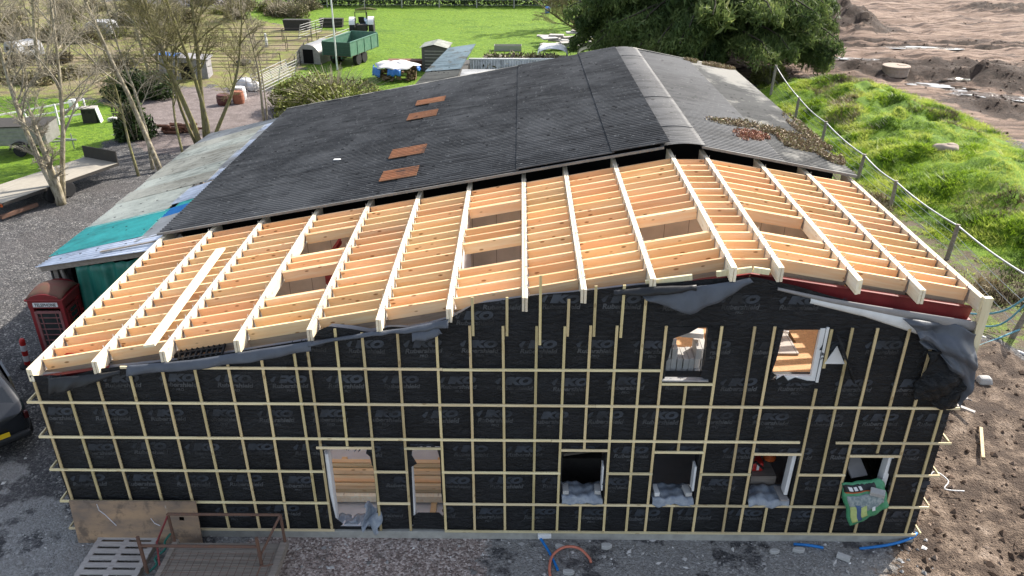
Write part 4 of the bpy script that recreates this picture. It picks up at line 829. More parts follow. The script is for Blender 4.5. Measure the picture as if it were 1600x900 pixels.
bush('olive_bush', 'scrubby olive bush touching the end of the lean-to', 'bush', (-2.4, 27.2), (2.6, 4.0, 1.6), 7000, .085, 'leaf_olive', 63, twigs=150)
bush('evergreen_shrub', 'dark evergreen shrub shading the lawn by the white rail fence', 'shrub', (-14.2, 37.2), (2.6, 1.9, 2.1), 8000, .10, 'leaf_dark', 64, twigs=40)
bush('evergreen_shrub', 'small dark conifer shrub at the lawn edge beside the gravel track', 'shrub', (-11.0, 28.2), (1.2, 1.2, 2.3), 4200, .10, 'leaf_dark', 65, twigs=30)
r_ = random.Random(12)
for k in range(40):
    x = -52+k*1.0+r_.uniform(-.8, .8); y = 60+r_.uniform(-7, 12)+(k % 3)*4
    if x > -22: y = 72+r_.uniform(-3, 6)
    bush('bramble_bush', 'brown tangled bramble bush in the overgrown far left corner', 'bush', (x, y), (r_.uniform(1.6, 2.6), r_.uniform(1.4, 2.2), r_.uniform(1.0, 1.9)), 1500, .10, 'leaf_brown' if k % 5 else 'leaf_olive', 70+k, group='brambles in the far left corner', twigs=110)
for k in range(16):
    x = -40+k*1.5+r_.uniform(-.6, .6); y = 42+r_.uniform(-4, 7)+(.5*abs(k-8))
    if x > -19: continue
    bush('bramble_bush', 'low brown bramble clump along the left edge of the paddock', 'bush', (x, y), (r_.uniform(1.2, 2.0), r_.uniform(1.2, 1.8), r_.uniform(.8, 1.5)), 1300, .11, 'leaf_brown', 120+k, group='bramble clumps by the paddock', twigs=90)
# far hedge with its posts
r = rng(140); n = 26000; hx = r.uniform(-17, 26, n); hy = 80.2+r.normal(0, .55, n); hz = r.random(n)**.8*(1.9+.5*vnoise(hx*.4, hx*0+2)); H = thing('far_hedge', 'long dark clipped hedge closing off the far side of the green field', 'hedge', (0, 0, 0))
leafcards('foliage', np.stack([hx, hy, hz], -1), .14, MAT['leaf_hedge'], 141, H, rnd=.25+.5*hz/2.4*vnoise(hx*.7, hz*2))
mb = MB()
for x in np.arange(-16.5, 26, 1.3): mb.tube([(x, 80.2, -.1), (x+.1, 80.2, 1.4)], [.06, .03], 5)
mb.build('stems', MAT['twig'], H, fix=False)
F = thing('wire_fence', 'post and wire fence in front of the far hedge', 'fence', (0, 78.6, 0))
for k, x in enumerate(np.arange(-16, 26, 4.05)): MB().tube([(x, 0, -.1), (x+.02, 0, 1.35)], .065, 7).build('post', MAT['pale_wood'], F)
for z in (.25, .75, 1.2): MB().tube([(-16, -.07, z), (25, -.07, z)], .012, 4).build('wire', MAT['steel'], F)
# ------------------------------------------------------------------ left yard
def wheel(mb_t, mb_r, c, r, w, axis='x'):
    mb_t.lathe([(r*.62,-w/2),(r*.92,-w/2),(r,-w*.3),(r,w*.3),(r*.92,w/2),(r*.62,w/2)], c, 20, axis)
    mb_r.lathe([(r*.64,-w*.36),(r*.64,-w*.2),(r*.25,-w*.1),(r*.2,-w*.44),(r*.2,w*.44),(r*.25,w*.1),(r*.64,w*.2),(r*.64,w*.36)], c, 18, axis)
def add_wheel(parent, c, r, w, axis='x', rim='white_paint'):
    a = MB(); b = MB(); wheel(a, b, c, r, w, axis); o = a.build('wheel', MAT['rubber'], parent, smooth=False, bevel=0); b.build('rim', MAT[rim], o); return o
# phone box
MAT['box_red'] = simple('faded_red_paint', (.26,.02,.025), .4, 3, .45, c2=(.17,.025,.024)); MAT['box_dome'] = simple('weathered_red_dome', (.155,.04,.035), .4, 2.2, .75, c2=(.115,.085,.05)); MAT['box_pink'] = simple('chalky_red_paint', (.29,.12,.115), .35, 5, .7)
MAT['box_glass'] = simple('dusty_glass', (.05,.055,.055), .5, 3, .15, .5); MAT['letter'] = simple('dark_lettering', (.03,.03,.03), .1, 3, .6)
PB = thing('phone_box', 'old faded red telephone box with mossy domed roof beside the lean-to', 'phone box', (-3.42, 6.50, 0), .03)
m = MB(); h = .45
for sx in (-1, 1):
    for sy in (-1, 1): m.box((sx*(h-.055), sy*(h-.055), 1.0), (.11, .11, 2.0))
m.box((0, 0, .09), (.9, .9, .18)); m.box((0, 0, 2.09), (.92, .92, .22)); m.box((0, .43, 1.0), (.7, .03, 1.75)); m.build('body', MAT['box_red'], PB, bevel=.012)
m = MB(); m.box((0, 0, 2.225), (1.0, 1.0, .05)); m.build('cornice', MAT['box_red'], PB, bevel=.012)
def dome(u, v_):
    x = (u*2-1)*.47; y = (v_*2-1)*.47; q = max(abs(x), abs(y))/.47; return (x, y, 2.25+.27*(1-(x/.47)**2*.62)*(1-(y/.47)**2*.62)-.0+(.0 if q < .98 else -.03))
m = MB(); m.sheet(dome, 14, 14, .03); m.build('domed_roof', MAT['box_dome'], PB, smooth=True, fix=False)
for s in (-1, 1):
    m = MB(); n = 12; pts = [(-.42, 2.20), (.42, 2.20)]+[(.42*math.cos(math.pi*k/n), 2.20+.2*math.sin(math.pi*k/n)) for k in range(1, n)]; m.prism(pts, s*.475-.01, s*.475+.01); m.build('pediment', MAT['box_red'], PB)
sg = MB().box((0, -.466, 2.09), (.64, .012, .125)).build('sign_panel', MAT['white_paint'], PB)
V, Fc = text_mesh('TELEPHONE', .12, .003, 0, .85); npmesh('lettering', np.stack([V[:, 0], np.full(len(V), -.476), V[:, 1]+2.048], -1), Fc, MAT['letter'], sg)
for (nx, ny) in ((0, -1), (1, 0), (-1, 0)):
    rot = math.atan2(nx, -ny); M4 = Matrix.Rotation(rot, 3, 'Z'); fr = MB(); g = MB()
    def bx(c, d): fr.box(M4 @ Vector(c), d, M4)
    bx((-.315, -.44, 1.02), (.07, .05, 1.72)); bx((.315, -.44, 1.02), (.07, .05, 1.72)); bx((0, -.44, 1.86), (.6, .05, .07)); bx((0, -.44, .28), (.6, .05, .26))
    for k in range(8): bx((0, -.437, .50+k*.17), (.6, .03, .022))
    for x in (-.19, .19): bx((x, -.437, 1.1), (.022, .03, 1.45))
    g.box(M4 @ Vector((0, -.425, 1.12)), (.62, .008, 1.5), M4); o = fr.build('door' if ny else 'glazed_side', MAT['box_pink'] if ny else MAT['box_red'], PB, bevel=.004); g.build('glass', MAT['box_glass'], o)
# red and white post
PO = thing('barrier_post', 'leaning red and white plastic post standing on the gravel by the phone box', 'bollard', (-4.6, 6.35, 0)); PO.rotation_euler = (.05, .1, 0)
MAT['post_red'] = simple('bright_red_plastic', (.55,.03,.025), .2, 5, .4)
MB().lathe([(.075,0),(.075,.84),(.05,.9),(.02,.91)], n=14).build('post', MAT['post_red'], PO, smooth=False)
for z in (.28, .62): MB().lathe([(.0775,z-.09),(.0775,z+.09)], n=14).build('white_band', MAT['white_paint'], PO)
MB().lathe([(.20,0),(.20,.04),(.10,.07)], n=14).build('base', MAT['rubber'], PO)
# dark car at the left edge
CAR = thing('parked_car', 'dark car parked at the left edge with its yellow rear plate showing', 'car', (-2.98, 2.24, 0), R(43))
MAT['car'] = simple('dark_grey_car_paint', (.018,.02,.024), .15, 2, .22, .6, bump=0); MAT['car_glass'] = simple('tinted_car_glass', (.01,.012,.014), .1, 2, .06, .8, bump=0); MAT['plate'] = simple('yellow_plate', (.80,.52,.02), .05, 5, .4, bump=0); MAT['lamp_red'] = simple('red_tail_lamp', (.05,.006,.006), .1, 5, .15, bump=0)
secs = [(0,.40,.55,1.02,.86),(.06,.30,.80,1.08,.88),(.35,.26,.88,1.20,.90),(.75,.26,.90,1.50,.80),(1.2,.26,.91,1.60,.74),(2.3,.26,.91,1.62,.73),(2.95,.26,.91,1.44,.78),(3.5,.26,.90,1.02,.86),(4.2,.28,.86,.90,.82),(4.45,.36,.72,.72,.74)]
vs_ = []; fs_ = []; NS = 18
for (y, zb, wd, zt, wt) in secs:
    belt = min(.95, zt-.03)
    half = [(0, zb), (wd*.75, zb), (wd*.97, zb+.14), (wd, .62 if belt > .66 else (zb+belt)/2), (wd*.985, belt), (wt*.99 if zt > 1.1 else wd*.93, zt-.12 if zt > 1.1 else zt-.012), (wt*.86, zt-.02), (wt*.5, zt), (0, zt+.012)]
    ring = [(x, y, z) for x, z in half]+[(-x, y, z) for x, z in half[::-1]]; vs_ += ring
n = len(ring)
for i in range(len(secs)-1):
    for k in range(n): fs_.append((i*n+k, i*n+(k+1) % n, (i+1)*n+(k+1) % n, (i+1)*n+k))
fs_.append(tuple(range(n))[::-1]); fs_.append(tuple((len(secs)-1)*n+k for k in range(n)))
m = MB(); m.add(vs_, fs_); o = m.build('body', MAT['car'], CAR, smooth=True); sub = o.modifiers.new('sub', 'SUBSURF'); sub.levels = 2; sub.render_levels = 2
MB().add([(-.66,.34,1.2),(.66,.34,1.2),(.58,.70,1.47),(-.58,.70,1.47),(-.66,.30,1.17),(.66,.30,1.17),(.58,.66,1.45),(-.58,.66,1.45)],[(0,1,2,3),(7,6,5,4),(0,4,5,1),(1,5,6,2),(2,6,7,3),(3,7,4,0)]).build('rear_window', MAT['car_glass'], CAR)
for s in (-1, 1):
    MB().prism([(.95,.98),(1.2,1.42),(2.4,1.46),(3.1,1.0)], s*.80, s*.855, 'x').build('side_window', MAT['car_glass'], CAR)
    MB().box((s*.80, .10, .92), (.10, .10, .2)).build('tail_lamp', MAT['lamp_red'], CAR, bevel=.03)
    for y in (.85, 3.55): add_wheel(CAR, (s*.80, y, .32), .32, .2, 'x', 'steel')
MB().box((0, .0, .50), (1.55, .14, .16)).build('bumper', MAT['black_plastic'], CAR, bevel=.05)
pl = MB().box((0.10, -.07, .66), (.52, .015, .115)).build('number_plate', MAT['plate'], CAR)
# flatbed trailer
FT = thing('flatbed_trailer', 'long flatbed trailer with pale timber deck and dark headboard parked under the bare tree', 'trailer', (-11.15, 20.0, ground_z(-11,19)), R(-24))
MAT['deck'] = wood('pale_deck', (.46,.42,.36), (.36,.32,.27), .1, grain=(9, .7, 9)); MAT['chassis'] = simple('dark_chassis', (.05,.045,.04), .3, 6, .8); MAT['orange'] = simple('orange_paint', (.50,.10,.02), .3, 5, .6)
MB().box((0, 0, .70), (2.1, 5.6, .06)).build('deck', MAT['deck'], FT, bevel=.005)
MB().box((0, 2.78, .98), (2.1, .05, .56)).build('headboard', MAT['chassis'], FT)
m = MB()
for s in (-1, 1): m.box((s*.5, -.2, .58), (.1, 5.2, .14)); m.box((s*1.05, 0, .66), (.04, 5.6, .12))
for y in np.arange(-2.4, 2.7, .8): m.box((0, y, .63), (2.0, .06, .07))
m.bar((-.5, -2.8, .55), (0, -4.1, .5), .08, .1); m.bar((.5, -2.8, .55), (0, -4.1, .5), .08, .1); m.build('chassis', MAT['chassis'], FT)
MB().box((0, -2.84, .62), (2.1, .05, .12)).build('rear_lamp_board', MAT['orange'], FT)
for s in (-1, 1):
    for y in (-.35, .42): add_wheel(FT, (s*.98, y-.3, .33), .33, .2)
MB().box((1.0, -2.2, .18), (.14, 1.6, .14)).build('loading_ramp', MAT['rust'], FT)
# box trailer
BT = thing('box_trailer', 'grey high sided livestock trailer on the lawn at the left edge', 'trailer', (-15.7, 26.2, ground_z(-15.7,26.2)), R(-82))
MAT['alu'] = simple('dull_aluminium', (.34,.33,.32), .3, 5, .45, .5, .4)
m = MB()
for s in (-1, 1):
    m.box((s*.85, 0, .98), (.04, 2.9, .85))
    for k in range(5): m.box((s*.88, 0, .62+k*.18), (.03, 2.9, .03))
for s in (-1, 1): m.box((0, s*1.45, .98), (1.7, .04, .85))
m.box((0, 0, .56), (1.74, 2.9, .06)); m.build('body', MAT['alu'], BT)
MB().box((0, 0, 1.44), (1.82, 2.98, .06)).build('load_cover', MAT['chassis'], BT)
for s in (-1, 1):
    add_wheel(BT, (s*.98, .2, .30), .30, .18); m = MB(); n = 10
    m.sheet(lambda u, v_: (s*(.88+.22*v_), .2-.42*math.cos(math.pi*u), .36+.36*math.sin(math.pi*u)), 10, 1, .015); m.build('mudguard', MAT['chassis'], BT)
m = MB(); m.bar((-.3, 1.45, .5), (0, 2.5, .48), .07, .07); m.bar((.3, 1.45, .5), (0, 2.5, .48), .07, .07); m.tube([(0, 2.3, .02), (0, 2.3, .8)], .03, 6); m.build('drawbar', MAT['steel'], BT)
# white rail fence on the lawn, lean dark cabinet
def railfence(name, lab, a, b, nposts, hgt, rails, mat, pmat=None, pw=.08, group=None, cat='fence'):
    a = Vector((*a, 0)); b = Vector((*b, 0)); F = thing(name, lab, cat, (0, 0, 0), 0, group)
    for k in range(nposts):
        p = a.lerp(b, k/(nposts-1)); z = ground_z(p.x, p.y); MB().box((p.x, p.y, z+hgt/2-.05), (pw, pw, hgt+.1)).build('post', MAT[pmat or mat], F)
    for zz in rails: za = ground_z(a.x, a.y); zb = ground_z(b.x, b.y); MB().bar((a.x, a.y, za+zz*hgt), (b.x, b.y, zb+zz*hgt), .035, .08 if hgt > .9 else .06).build('rail', MAT[mat], F)
    return F
railfence('rail_fence', 'white three rail fence crossing the lawn behind the livestock trailer', (-19.5, 27.4), (-15.5, 32.2), 5, 1.15, (.3, .62, .95), 'white_paint')
CB = thing('feed_hutch', 'small dark hutch with a white sloping side at the end of the white rail fence', 'hutch', (-15.0, 31.6, ground_z(-15,31.6)), R(12)); CB.scale = (.75,.75,.8)
MB().box((0, 0, .5), (.95, .7, 1.0)).build('body', MAT['chassis'], CB); MB().box((0, 0, 1.03), (1.15, .85, .06)).build('lid', MAT['pale_wood'], CB)
MB().box((.62, .02, .48), (.06, .7, 1.05), Matrix.Rotation(-.18, 3, 'Y')).build('side_board', MAT['white_paint'], CB)
for x in (-.28, .12): MB().box((x, -.36, .78), (.2, .03, .16)).build('opening', MAT['rubber'], CB)  # dark plates in place of shaded holes
tag(MB().prism([(-.22,-.18),(.24,-.12),(.2,.2),(-.1,.24)], 0, .22, 'z').build('pale_stone', MAT['block'], loc=(-13.9, 31.8, 0), bevel=.04), 'pale stone on the lawn by the dark hutch', 'stone')
# grey shed with blue sheet behind the evergreen shrub
GS = thing('field_shelter', 'grey boarded field shelter with a blue sheet on its roof behind the bare trees', 'shelter', (-14.0, 43.2, 0), R(8)); GS.scale = (.85,.85,.85)
MAT['blue_sheet'] = simple('blue_tarp', (.02,.12,.50), .4, 4, .45, c2=(.06,.22,.55)); MAT['grey_tin'] = simple('grey_tin', (.30,.29,.30), .35, 4, .7)
m = MB(); m.prism([(-1.9,0),(1.9,0),(1.9,1.5),(-1.9,1.9)], -.9, .9); m.build('walls', MAT['grey_tin'], GS); MB().bar((-2.1,0,1.95), (2.1,0,1.53), 2.1, .05).build('roof', MAT['grey_tin'], GS)
MB().bar((-1.7,-.3,2.0), (-.2,-.3,1.85), 1.2, .03).build('blue_sheet', MAT['blue_sheet'], GS); MB().box((.3,-.93,.7),(.9,.05,1.3)).build('doorway', MAT['dark'], GS)  # doorway is a dark panel painted as the shade inside
# pots, bags, drums by the track
MAT['bag'] = simple('white_bulk_bag', (.70,.69,.68), .3, 5, .8); MAT['clay'] = simple('terracotta', (.34,.13,.075), .3, 6, .85); MAT['drum'] = simple('dark_red_drum', (.11,.035,.03), .3, 4, .6)
def sack(name, lab, c, sx, sy, sz, mat, seed, cat='bag', group=None):
    r = random.Random(seed); ph = [r.uniform(0, 6) for _ in range(4)]
    def fn(u, v_):
        a = u*2*math.pi; q = math.sin(v_*math.pi)**.45 if v_ > 0 else 0; k = 1+.10*math.sin(3*a+ph[0]+4*v_)+.06*math.sin(7*a+ph[1])
        return (sx*q*k*math.cos(a), sy*q*k*math.sin(a), sz*(.5-.5*math.cos(v_*math.pi))*(1+.07*math.sin(2*a+ph[2]))-.0)
    m = MB(); m.sheet(fn, 22, 9); o = m.build(name, MAT[mat], None, smooth=True); o.location = (*c[:2], ground_z(*c[:2]) if len(c) < 3 else c[2]); return tag(o, lab, cat, group)
sack('bulk_bag', 'crumpled white bulk bag beside the gravel track', (-8.9, 39.8), .6, .5, .7, 'bag', 1); sack('bulk_bag', 'second smaller white bag slumped against the crumpled bulk bag', (-8.2, 39.3), .4, .4, .6, 'bag', 2)
def drum(lab, c, r0, h, mat, cat='drum', name='drum'):
    m = MB(); m.lathe([(r0*.86,0),(r0*.9,h*.05),(r0,h*.3),(r0*1.0,h*.34),(r0*.97,h*.6),(r0,h*.66),(r0*.9,h*.96),(r0*.8,h),(r0*.7,h*.97)], n=18); o = m.build(name, MAT[mat], None, loc=(*c, ground_z(*c))); return tag(o, lab, cat)
drum('dark red drum standing on the track behind the trees', (-8.9, 35.7), .42, .62, 'drum'); drum('terracotta coloured drum next to the dark red drum', (-8.1, 36.0), .35, .75, 'clay'); drum('pale pinkish pot behind the terracotta drum', (-8.3, 36.9), .40, .8, 'cream_timber' if 0 else 'bag', 'pot', 'plant_pot')
LP = thing('log_stack', 'heap of reddish cut logs at the foot of the clustered bare tree', 'log pile', (-9.2, 29.6, 0)); r_ = random.Random(8); MAT['log'] = simple('reddish_log', (.19,.09,.06), .4, 7, .9)
for k in range(22): x, y = r_.uniform(-.9, .9), r_.uniform(-.25, .25); MB().tube([(x-.35, y, .09+.16*(k//8)), (x+.35, y+r_.uniform(-.2, .2), .09+.16*(k//8)+r_.uniform(-.03, .03))], r_.uniform(.06, .09), 7).build('log', MAT['log'], LP)
for nm, lab, c, rz, L in (('caravan', 'small white caravan parked at the edge of the brambles', (-27.4, 59.5), .12, 2.1), ('caravan', 'white and grey caravan tucked in the thicket on the far left', (-28.6, 49.5), -.5, 1.9)):
    MAT['cv'] = simple('grimy_white_panel', (.50,.50,.50), .4, 3, .7); CV = thing(nm, lab, 'caravan', (*c, ground_z(*c)), rz); pts = [(-L/2,.3),(L/2,.3),(L/2+.1,.7),(L/2-.05,1.15),(L/2-.3,1.35),(-L/2+.3,1.35),(-L/2+.05,1.15),(-L/2-.1,.7)]
    MB().prism(pts, -.95, .95).build('body', MAT['cv'], CV, bevel=.05)
    for x in (-.8, .4): MB().box((x*.6, -.955, .9), (.4, .03, .3)).build('window', MAT['box_glass'], CV)
    MB().box((L/2+.05, 0, .95), (.03, 1.0, .3), Matrix.Rotation(-.15, 3, 'Y')).build('window', MAT['box_glass'], CV)
    for s in (-1, 1): add_wheel(CV, (0, s*.8, .3), .3, .18, 'y')
tag(MB().prism([(-.2,-.17),(.23,-.14),(.2,.2),(-.14,.19)], 0, .5, 'z').build('feed_bin', MAT['white_paint'], None, loc=(-17.6, 34.8, 0), bevel=.05), 'pale rounded feed bin behind the white rail fence', 'bin')
# livestock pens: tube hurdles
MAT['hurdle_dark'] = simple('dark_tube', (.07,.06,.05), .4, 8, .7); MAT['hurdle'] = simple('galvanised_tube', (.50,.49,.47), .25, 8, .5, .5, .3)
def hurdle(lab, a, b, h=1.15, mat='hurdle', n=6, lean=0.0, group=None, uprights=3):
    a = Vector((*a, ground_z(*a))); b = Vector((*b, ground_z(*b))); d = (b-a); nrm = Vector((d.y, -d.x, 0)).normalized()*lean; H = thing('hurdle', lab, 'hurdle', tuple(a), 0, group); d = b-a
    for k in range(uprights):
        p = d*(k/(uprights-1)); MB().tube([p, p+nrm*h+Vector((0, 0, h))], .028, 5).build('upright', MAT[mat], H)
    m = MB()
    for k in range(n):
        z = h*(.12+.86*k/(n-1)); m.tube([nrm*z+Vector((0, 0, z)), d+nrm*z+Vector((0, 0, z))], .022, 5)
    m.build('rails', MAT[mat], H); return H
gp = 'tube hurdles of the livestock pens'
hurdle('pale hurdle propped at the corner of the pen nearest the olive bush', (-7.5, 38.4), (-6.6, 43.4), 1.2, 'hurdle', 6, .25); hurdle('second pale hurdle leaning behind the propped corner hurdle', (-7.9, 38.8), (-7.0, 43.8), 1.1, 'hurdle', 6, -.2)
hurdle('timber coloured hurdle stub at the gravel end of the pens', (-8.9, 38.3), (-7.6, 38.2), 1.1, 'pale_wood', 4); hurdle('pale hurdle tilted beside the green tipping trailer', (-6.9, 51.2), (-5.6, 56.5), 1.25, 'hurdle', 6, .3)
hurdle('pale hurdle tilted by the dark trough at the top of the pens', (-10.0, 58.0), (-8.9, 62.0), 1.25, 'hurdle', 6, .3)
r_ = random.Random(4)
for k in range(7): hurdle('dark tube hurdle in the long pen line across the paddock', (-27+k*2.7, 45.2+.12*k), (-27+k*2.7+2.6, 45.3+.12*k), 1.1, 'hurdle_dark', 5, 0, gp, 2)
for k in range(7): hurdle('dark tube hurdle in the far pen line under the trees', (-26+k*2.5, 57.2), (-26+k*2.5+2.4, 57.2), 1.1, 'hurdle_dark', 4, 0, gp+' further back', 2)
for k in range(5): hurdle('dark tube hurdle around the bare earth pen', (-17+k*2.5, 52.2+.2*k), (-17+k*2.5+2.4, 52.3+.2*k), 1.15, 'hurdle_dark', 4, 0, gp+' round the earth pen', 2)
for k in range(3): hurdle('dark tube hurdle closing the right side of the earth pen', (-6.9-.3*k, 45+k*2.6), (-7.2-.3*k, 47.5+k*2.6), 1.15, 'hurdle_dark', 4, 0, gp+' on its right side', 2)
hurdle('dark hurdle topping the pens near the tractor', (-9.0, 60.5), (-5.6, 60.7), 1.15, 'hurdle_dark', 4)
tag(MB().box((0, 0, .45), (2.2, .7, .9), taper=1.1).build('trough', MAT['chassis'], None, loc=(-11.4, 63.5, ground_z(-11.4,63.5))), 'dark feed trough standing at the far corner of the pens', 'trough')
tag(MB().box((0, 0, .4), (2.0, .6, .8), taper=1.1).build('trough', MAT['chassis'], None, loc=(-8.6, 65.2, ground_z(-8.6,65.2))), 'dark feed trough partly behind the thin white pole', 'trough')
tag(MB().tube([(0,0,0),(.02,0,.5),(0,0,1.05)], [.12,.11,.08], 8).build('marker_post', MAT['white_paint'], None, loc=(-11.8, 54.9, 0)), 'short white post standing in the bare earth pen', 'post')
tag(MB().lathe([(.55,0),(.6,.15),(.5,.28),(.3,.3)], n=16).build('feed_ring', MAT['chassis'], None, loc=(-11.5, 47.8, 0)), 'dark low feed ring on the bare earth pen', 'feeder')
# ------------------------------------------------------------------ middle background
MAT['green_paint'] = simple('green_trailer_paint', (.06,.17,.115), .3, 3, .5, c2=(.12,.22,.16)); MAT['green_dark'] = simple('dark_green_paint', (.02,.07,.05), .3, 3, .5)
GT = thing('tipping_trailer', 'green tipping trailer with open top and twin wheels parked in the field', 'trailer', (-3.65, 49.0, ground_z(-3.6,49.0)), R(-17)); GT.scale = (.88,.85,.88)
w, L = 1.25, 2.6; MB().box((0, 0, .95), (2*w, 2*L, .1)).build('floor', MAT['rust'], GT)
for s in (-1, 1):
    m = MB(); m.box((s*w, 0, 1.5), (.06, 2*L, 1.1)); 
    for y in np.linspace(-L, L, 5): m.box((s*(w+.04), y, 1.45), (.06, .1, 1.1))
    m.box((s*w, 0, 2.06), (.12, 2*L, .08)); m.build('side_panel', MAT['green_paint'], GT)
m = MB(); m.box((0, -L, 1.5), (2*w, .06, 1.1)); 
for z in (1.15, 1.45, 1.75): m.box((0, -L-.04, z), (2*w, .05, .06))
m.build('tailgate', MAT['green_dark'], GT); MB().box((0, L, 1.55), (2*w, .06, 1.2)).build('headboard', MAT['green_paint'], GT)
m = MB(); m.box((-.4, 0, .8), (.14, 2*L, .2)); m.box((.4, 0, .8), (.14, 2*L, .2)); m.bar((0, L, .75), (0, L+1.7, .65), .16, .16); m.build('chassis', MAT['green_dark'], GT)
for s in (-1, 1):
    for y in (-1.0, .1): add_wheel(GT, (s*1.05, y-.1, .52), .52, .36, 'x', 'cream_timber' if 0 else 'pale_wood')
LA = thing('livestock_ark', 'pale curved livestock ark standing on the left of the green tipping trailer', 'ark', (-6.35, 49.4, ground_z(-6.3,49.4)), R(-14))
pts = [(-.95,0),(.95,0),(.95,.55)]+[(.95*math.cos(math.pi*k/12), .55+.85*math.sin(math.pi*k/12)) for k in range(1, 12)]+[(-.95,.55)]
MB().prism(pts, -1.4, 1.4).build('shell', MAT['alu'], LA); MB().box((0,-1.42,.55),(.8,.04,1.0)).build('doorway', MAT['dark'], LA)  # flat doorway panel, inner shade put into its colour
TR = thing('tractor', 'old tractor seen from behind with big rear tyres, parked beyond the green tipping trailer', 'tractor', (-4.75, 59.8, ground_z(-4.7,59.8)), R(4))
MAT['tractor_blue'] = simple('dull_blue_paint', (.05,.10,.17), .3, 4, .5)
for s in (-1, 1): add_wheel(TR, (s*.82, 0, .78), .78, .42, 'x', 'white_paint'); add_wheel(TR, (s*.65, 2.1, .42), .42, .22, 'x', 'white_paint')
MB().box((0, 1.5, .95), (.55, 2.0, .55)).build('bonnet', MAT['tractor_blue'], TR, bevel=.08); MB().box((0, 0, .75), (.9, .8, .5)).build('transmission', MAT['chassis'], TR, bevel=.05)
for s in (-1, 1): m = MB(); m.sheet(lambda u, v_: (s*(.55+.5*v_), -.75*math.cos(math.pi*(.1+.75*u)), .85+.8*math.sin(math.pi*(.1+.75*u))), 10, 2, .03); m.build('mudguard', MAT['white_paint'], TR)
MB().box((0,-.1,1.25),(.5,.45,.12)).build('seat', MAT['rubber'], TR, bevel=.04); MB().box((0,-.32,1.5),(.5,.08,.4)).build('seat_back', MAT['rubber'], TR, bevel=.03)
m = MB()
for s in (-1, 1): m.tube([(s*.55,-.35,.95),(s*.5,-.35,2.1)], .04, 6)
m.tube([(-.5,-.35,2.1),(.5,-.35,2.1)], .04, 6); m.build('roll_bar', MAT['chassis'], TR); MB().tube([(.22,1.6,1.2),(.22,1.6,2.2)], .035, 6).build('exhaust', MAT['chassis'], TR)
tag(MB().tube([(0,0,0),(.03,0,4),(0,.02,9.2)], [.06,.055,.045], 8).build('mast_pole', MAT['white_paint'], None, loc=(-4.15,45.9,0)), 'tall thin white pole rising in front of the green tipping trailer', 'pole')
# fallen branch in the field
tag(MB().tube([(-1.1,0,.12),(-.3,.1,.22),(.4,0,.25),(1.2,.2,.15)], [.08,.18,.16,.05], 7).build('fallen_log', MAT['bark_dark'], None, loc=(-7.3,75.5,0)), 'dark fallen log lying on the grass near the far hedge', 'log')
tag(MB().lathe([(.25,0),(.28,.5),(.22,.6)], n=12).build('bucket', MAT['blue_sheet'], None, loc=(11.8,74.5,0)), 'small dark blue bucket alone on the far side of the field', 'bucket')
# log pile under a white and blue sheet
TP = thing('log_pile', 'round log pile under a white sheet with blue tarpaulin edges', 'log pile', (.55, 43.0, 0)); TP.scale = (.86, .86, .72); r_ = random.Random(15); MAT['logend'] = simple('cut_log', (.24,.15,.10), .4, 9, .9)
def tarp(u, v_):
    a = u*2*math.pi; q = v_; k = 1+.10*math.sin(3*a+1)+.06*math.sin(5*a); return (1.75*q*k*math.cos(a), 1.55*q*k*math.sin(a), 1.55-.32*q**3-.10*math.sin(4*a)*q+.05*math.sin(9*a+6*q))
m = MB(); m.sheet(tarp, 40, 8, .02); m.build('white_sheet', MAT['bag'], TP, smooth=True, fix=False)
for a0, a1, dz in ((3.0, 4.1, .75), (4.45, 5.0, .55), (5.9, 6.35, .4)):
    m = MB(); m.sheet(lambda u, v_: ((1.78+.12*v_+.06*math.sin(20*u))*math.cos(a0+(a1-a0)*u), (1.58+.12*v_+.06*math.sin(17*u))*math.sin(a0+(a1-a0)*u), 1.24-dz*v_+.06*math.sin(12*u)), 12, 4, .015); m.build('blue_edge', MAT['blue_sheet'], TP, smooth=True, fix=False)
for k in range(90):
    a = r_.uniform(0, 6.28); z = r_.uniform(.1, 1.15); rr = 1.42; c_ = Vector((rr*math.cos(a), rr*.88*math.sin(a), z)); o_ = Vector((math.cos(a), math.sin(a), 0))
    MB().tube([c_-o_*.3, c_+o_*.16], r_.uniform(.07, .13), 8).build('log', MAT['logend'], TP)
RB = thing('plank_stack', 'rusty brown boards stacked behind the covered log pile', 'boards', (.9, 46.2, 0))
for k in range(6): MB().box((r_.uniform(-.1,.1), r_.uniform(-.1,.1), .08+k*.11), (3.0, .8, .08), Matrix.Rotation(r_.uniform(-.05,.05), 3, 'Z')).build('board', MAT['log'], RB)
# small tin shed
SH = thing('tin_shed', 'narrow tin shed with pale ridged roof behind the dark shed', 'shed', (3.0, 46.3, 0), R(-4)); SH.scale = (.72, .8, .92); MAT['dark_tin'] = simple('dark_tin', (.10,.095,.09), .3, 3, .7)
m = MB(); m.prism([(-1.25,0),(1.25,0),(1.25,1.75),(0,1.95),(-1.25,1.75)], -1.2, 1.2); m.build('walls', MAT['dark_tin'], SH)
for s in (-1, 1): corr('roof', (s*1.4,-1.4,1.80),(0,-1.4,2.06),(0,1.4,2.06),(s*1.4,1.4,1.80), MAT['s_pale'], SH, pitch=.3, amp=.03)
m = MB()
for k in range(6): m.box((-.0,-1.22,.3+k*.25),(1.9,.03,.04))
m.build('slats', MAT['pale_wood'], SH)
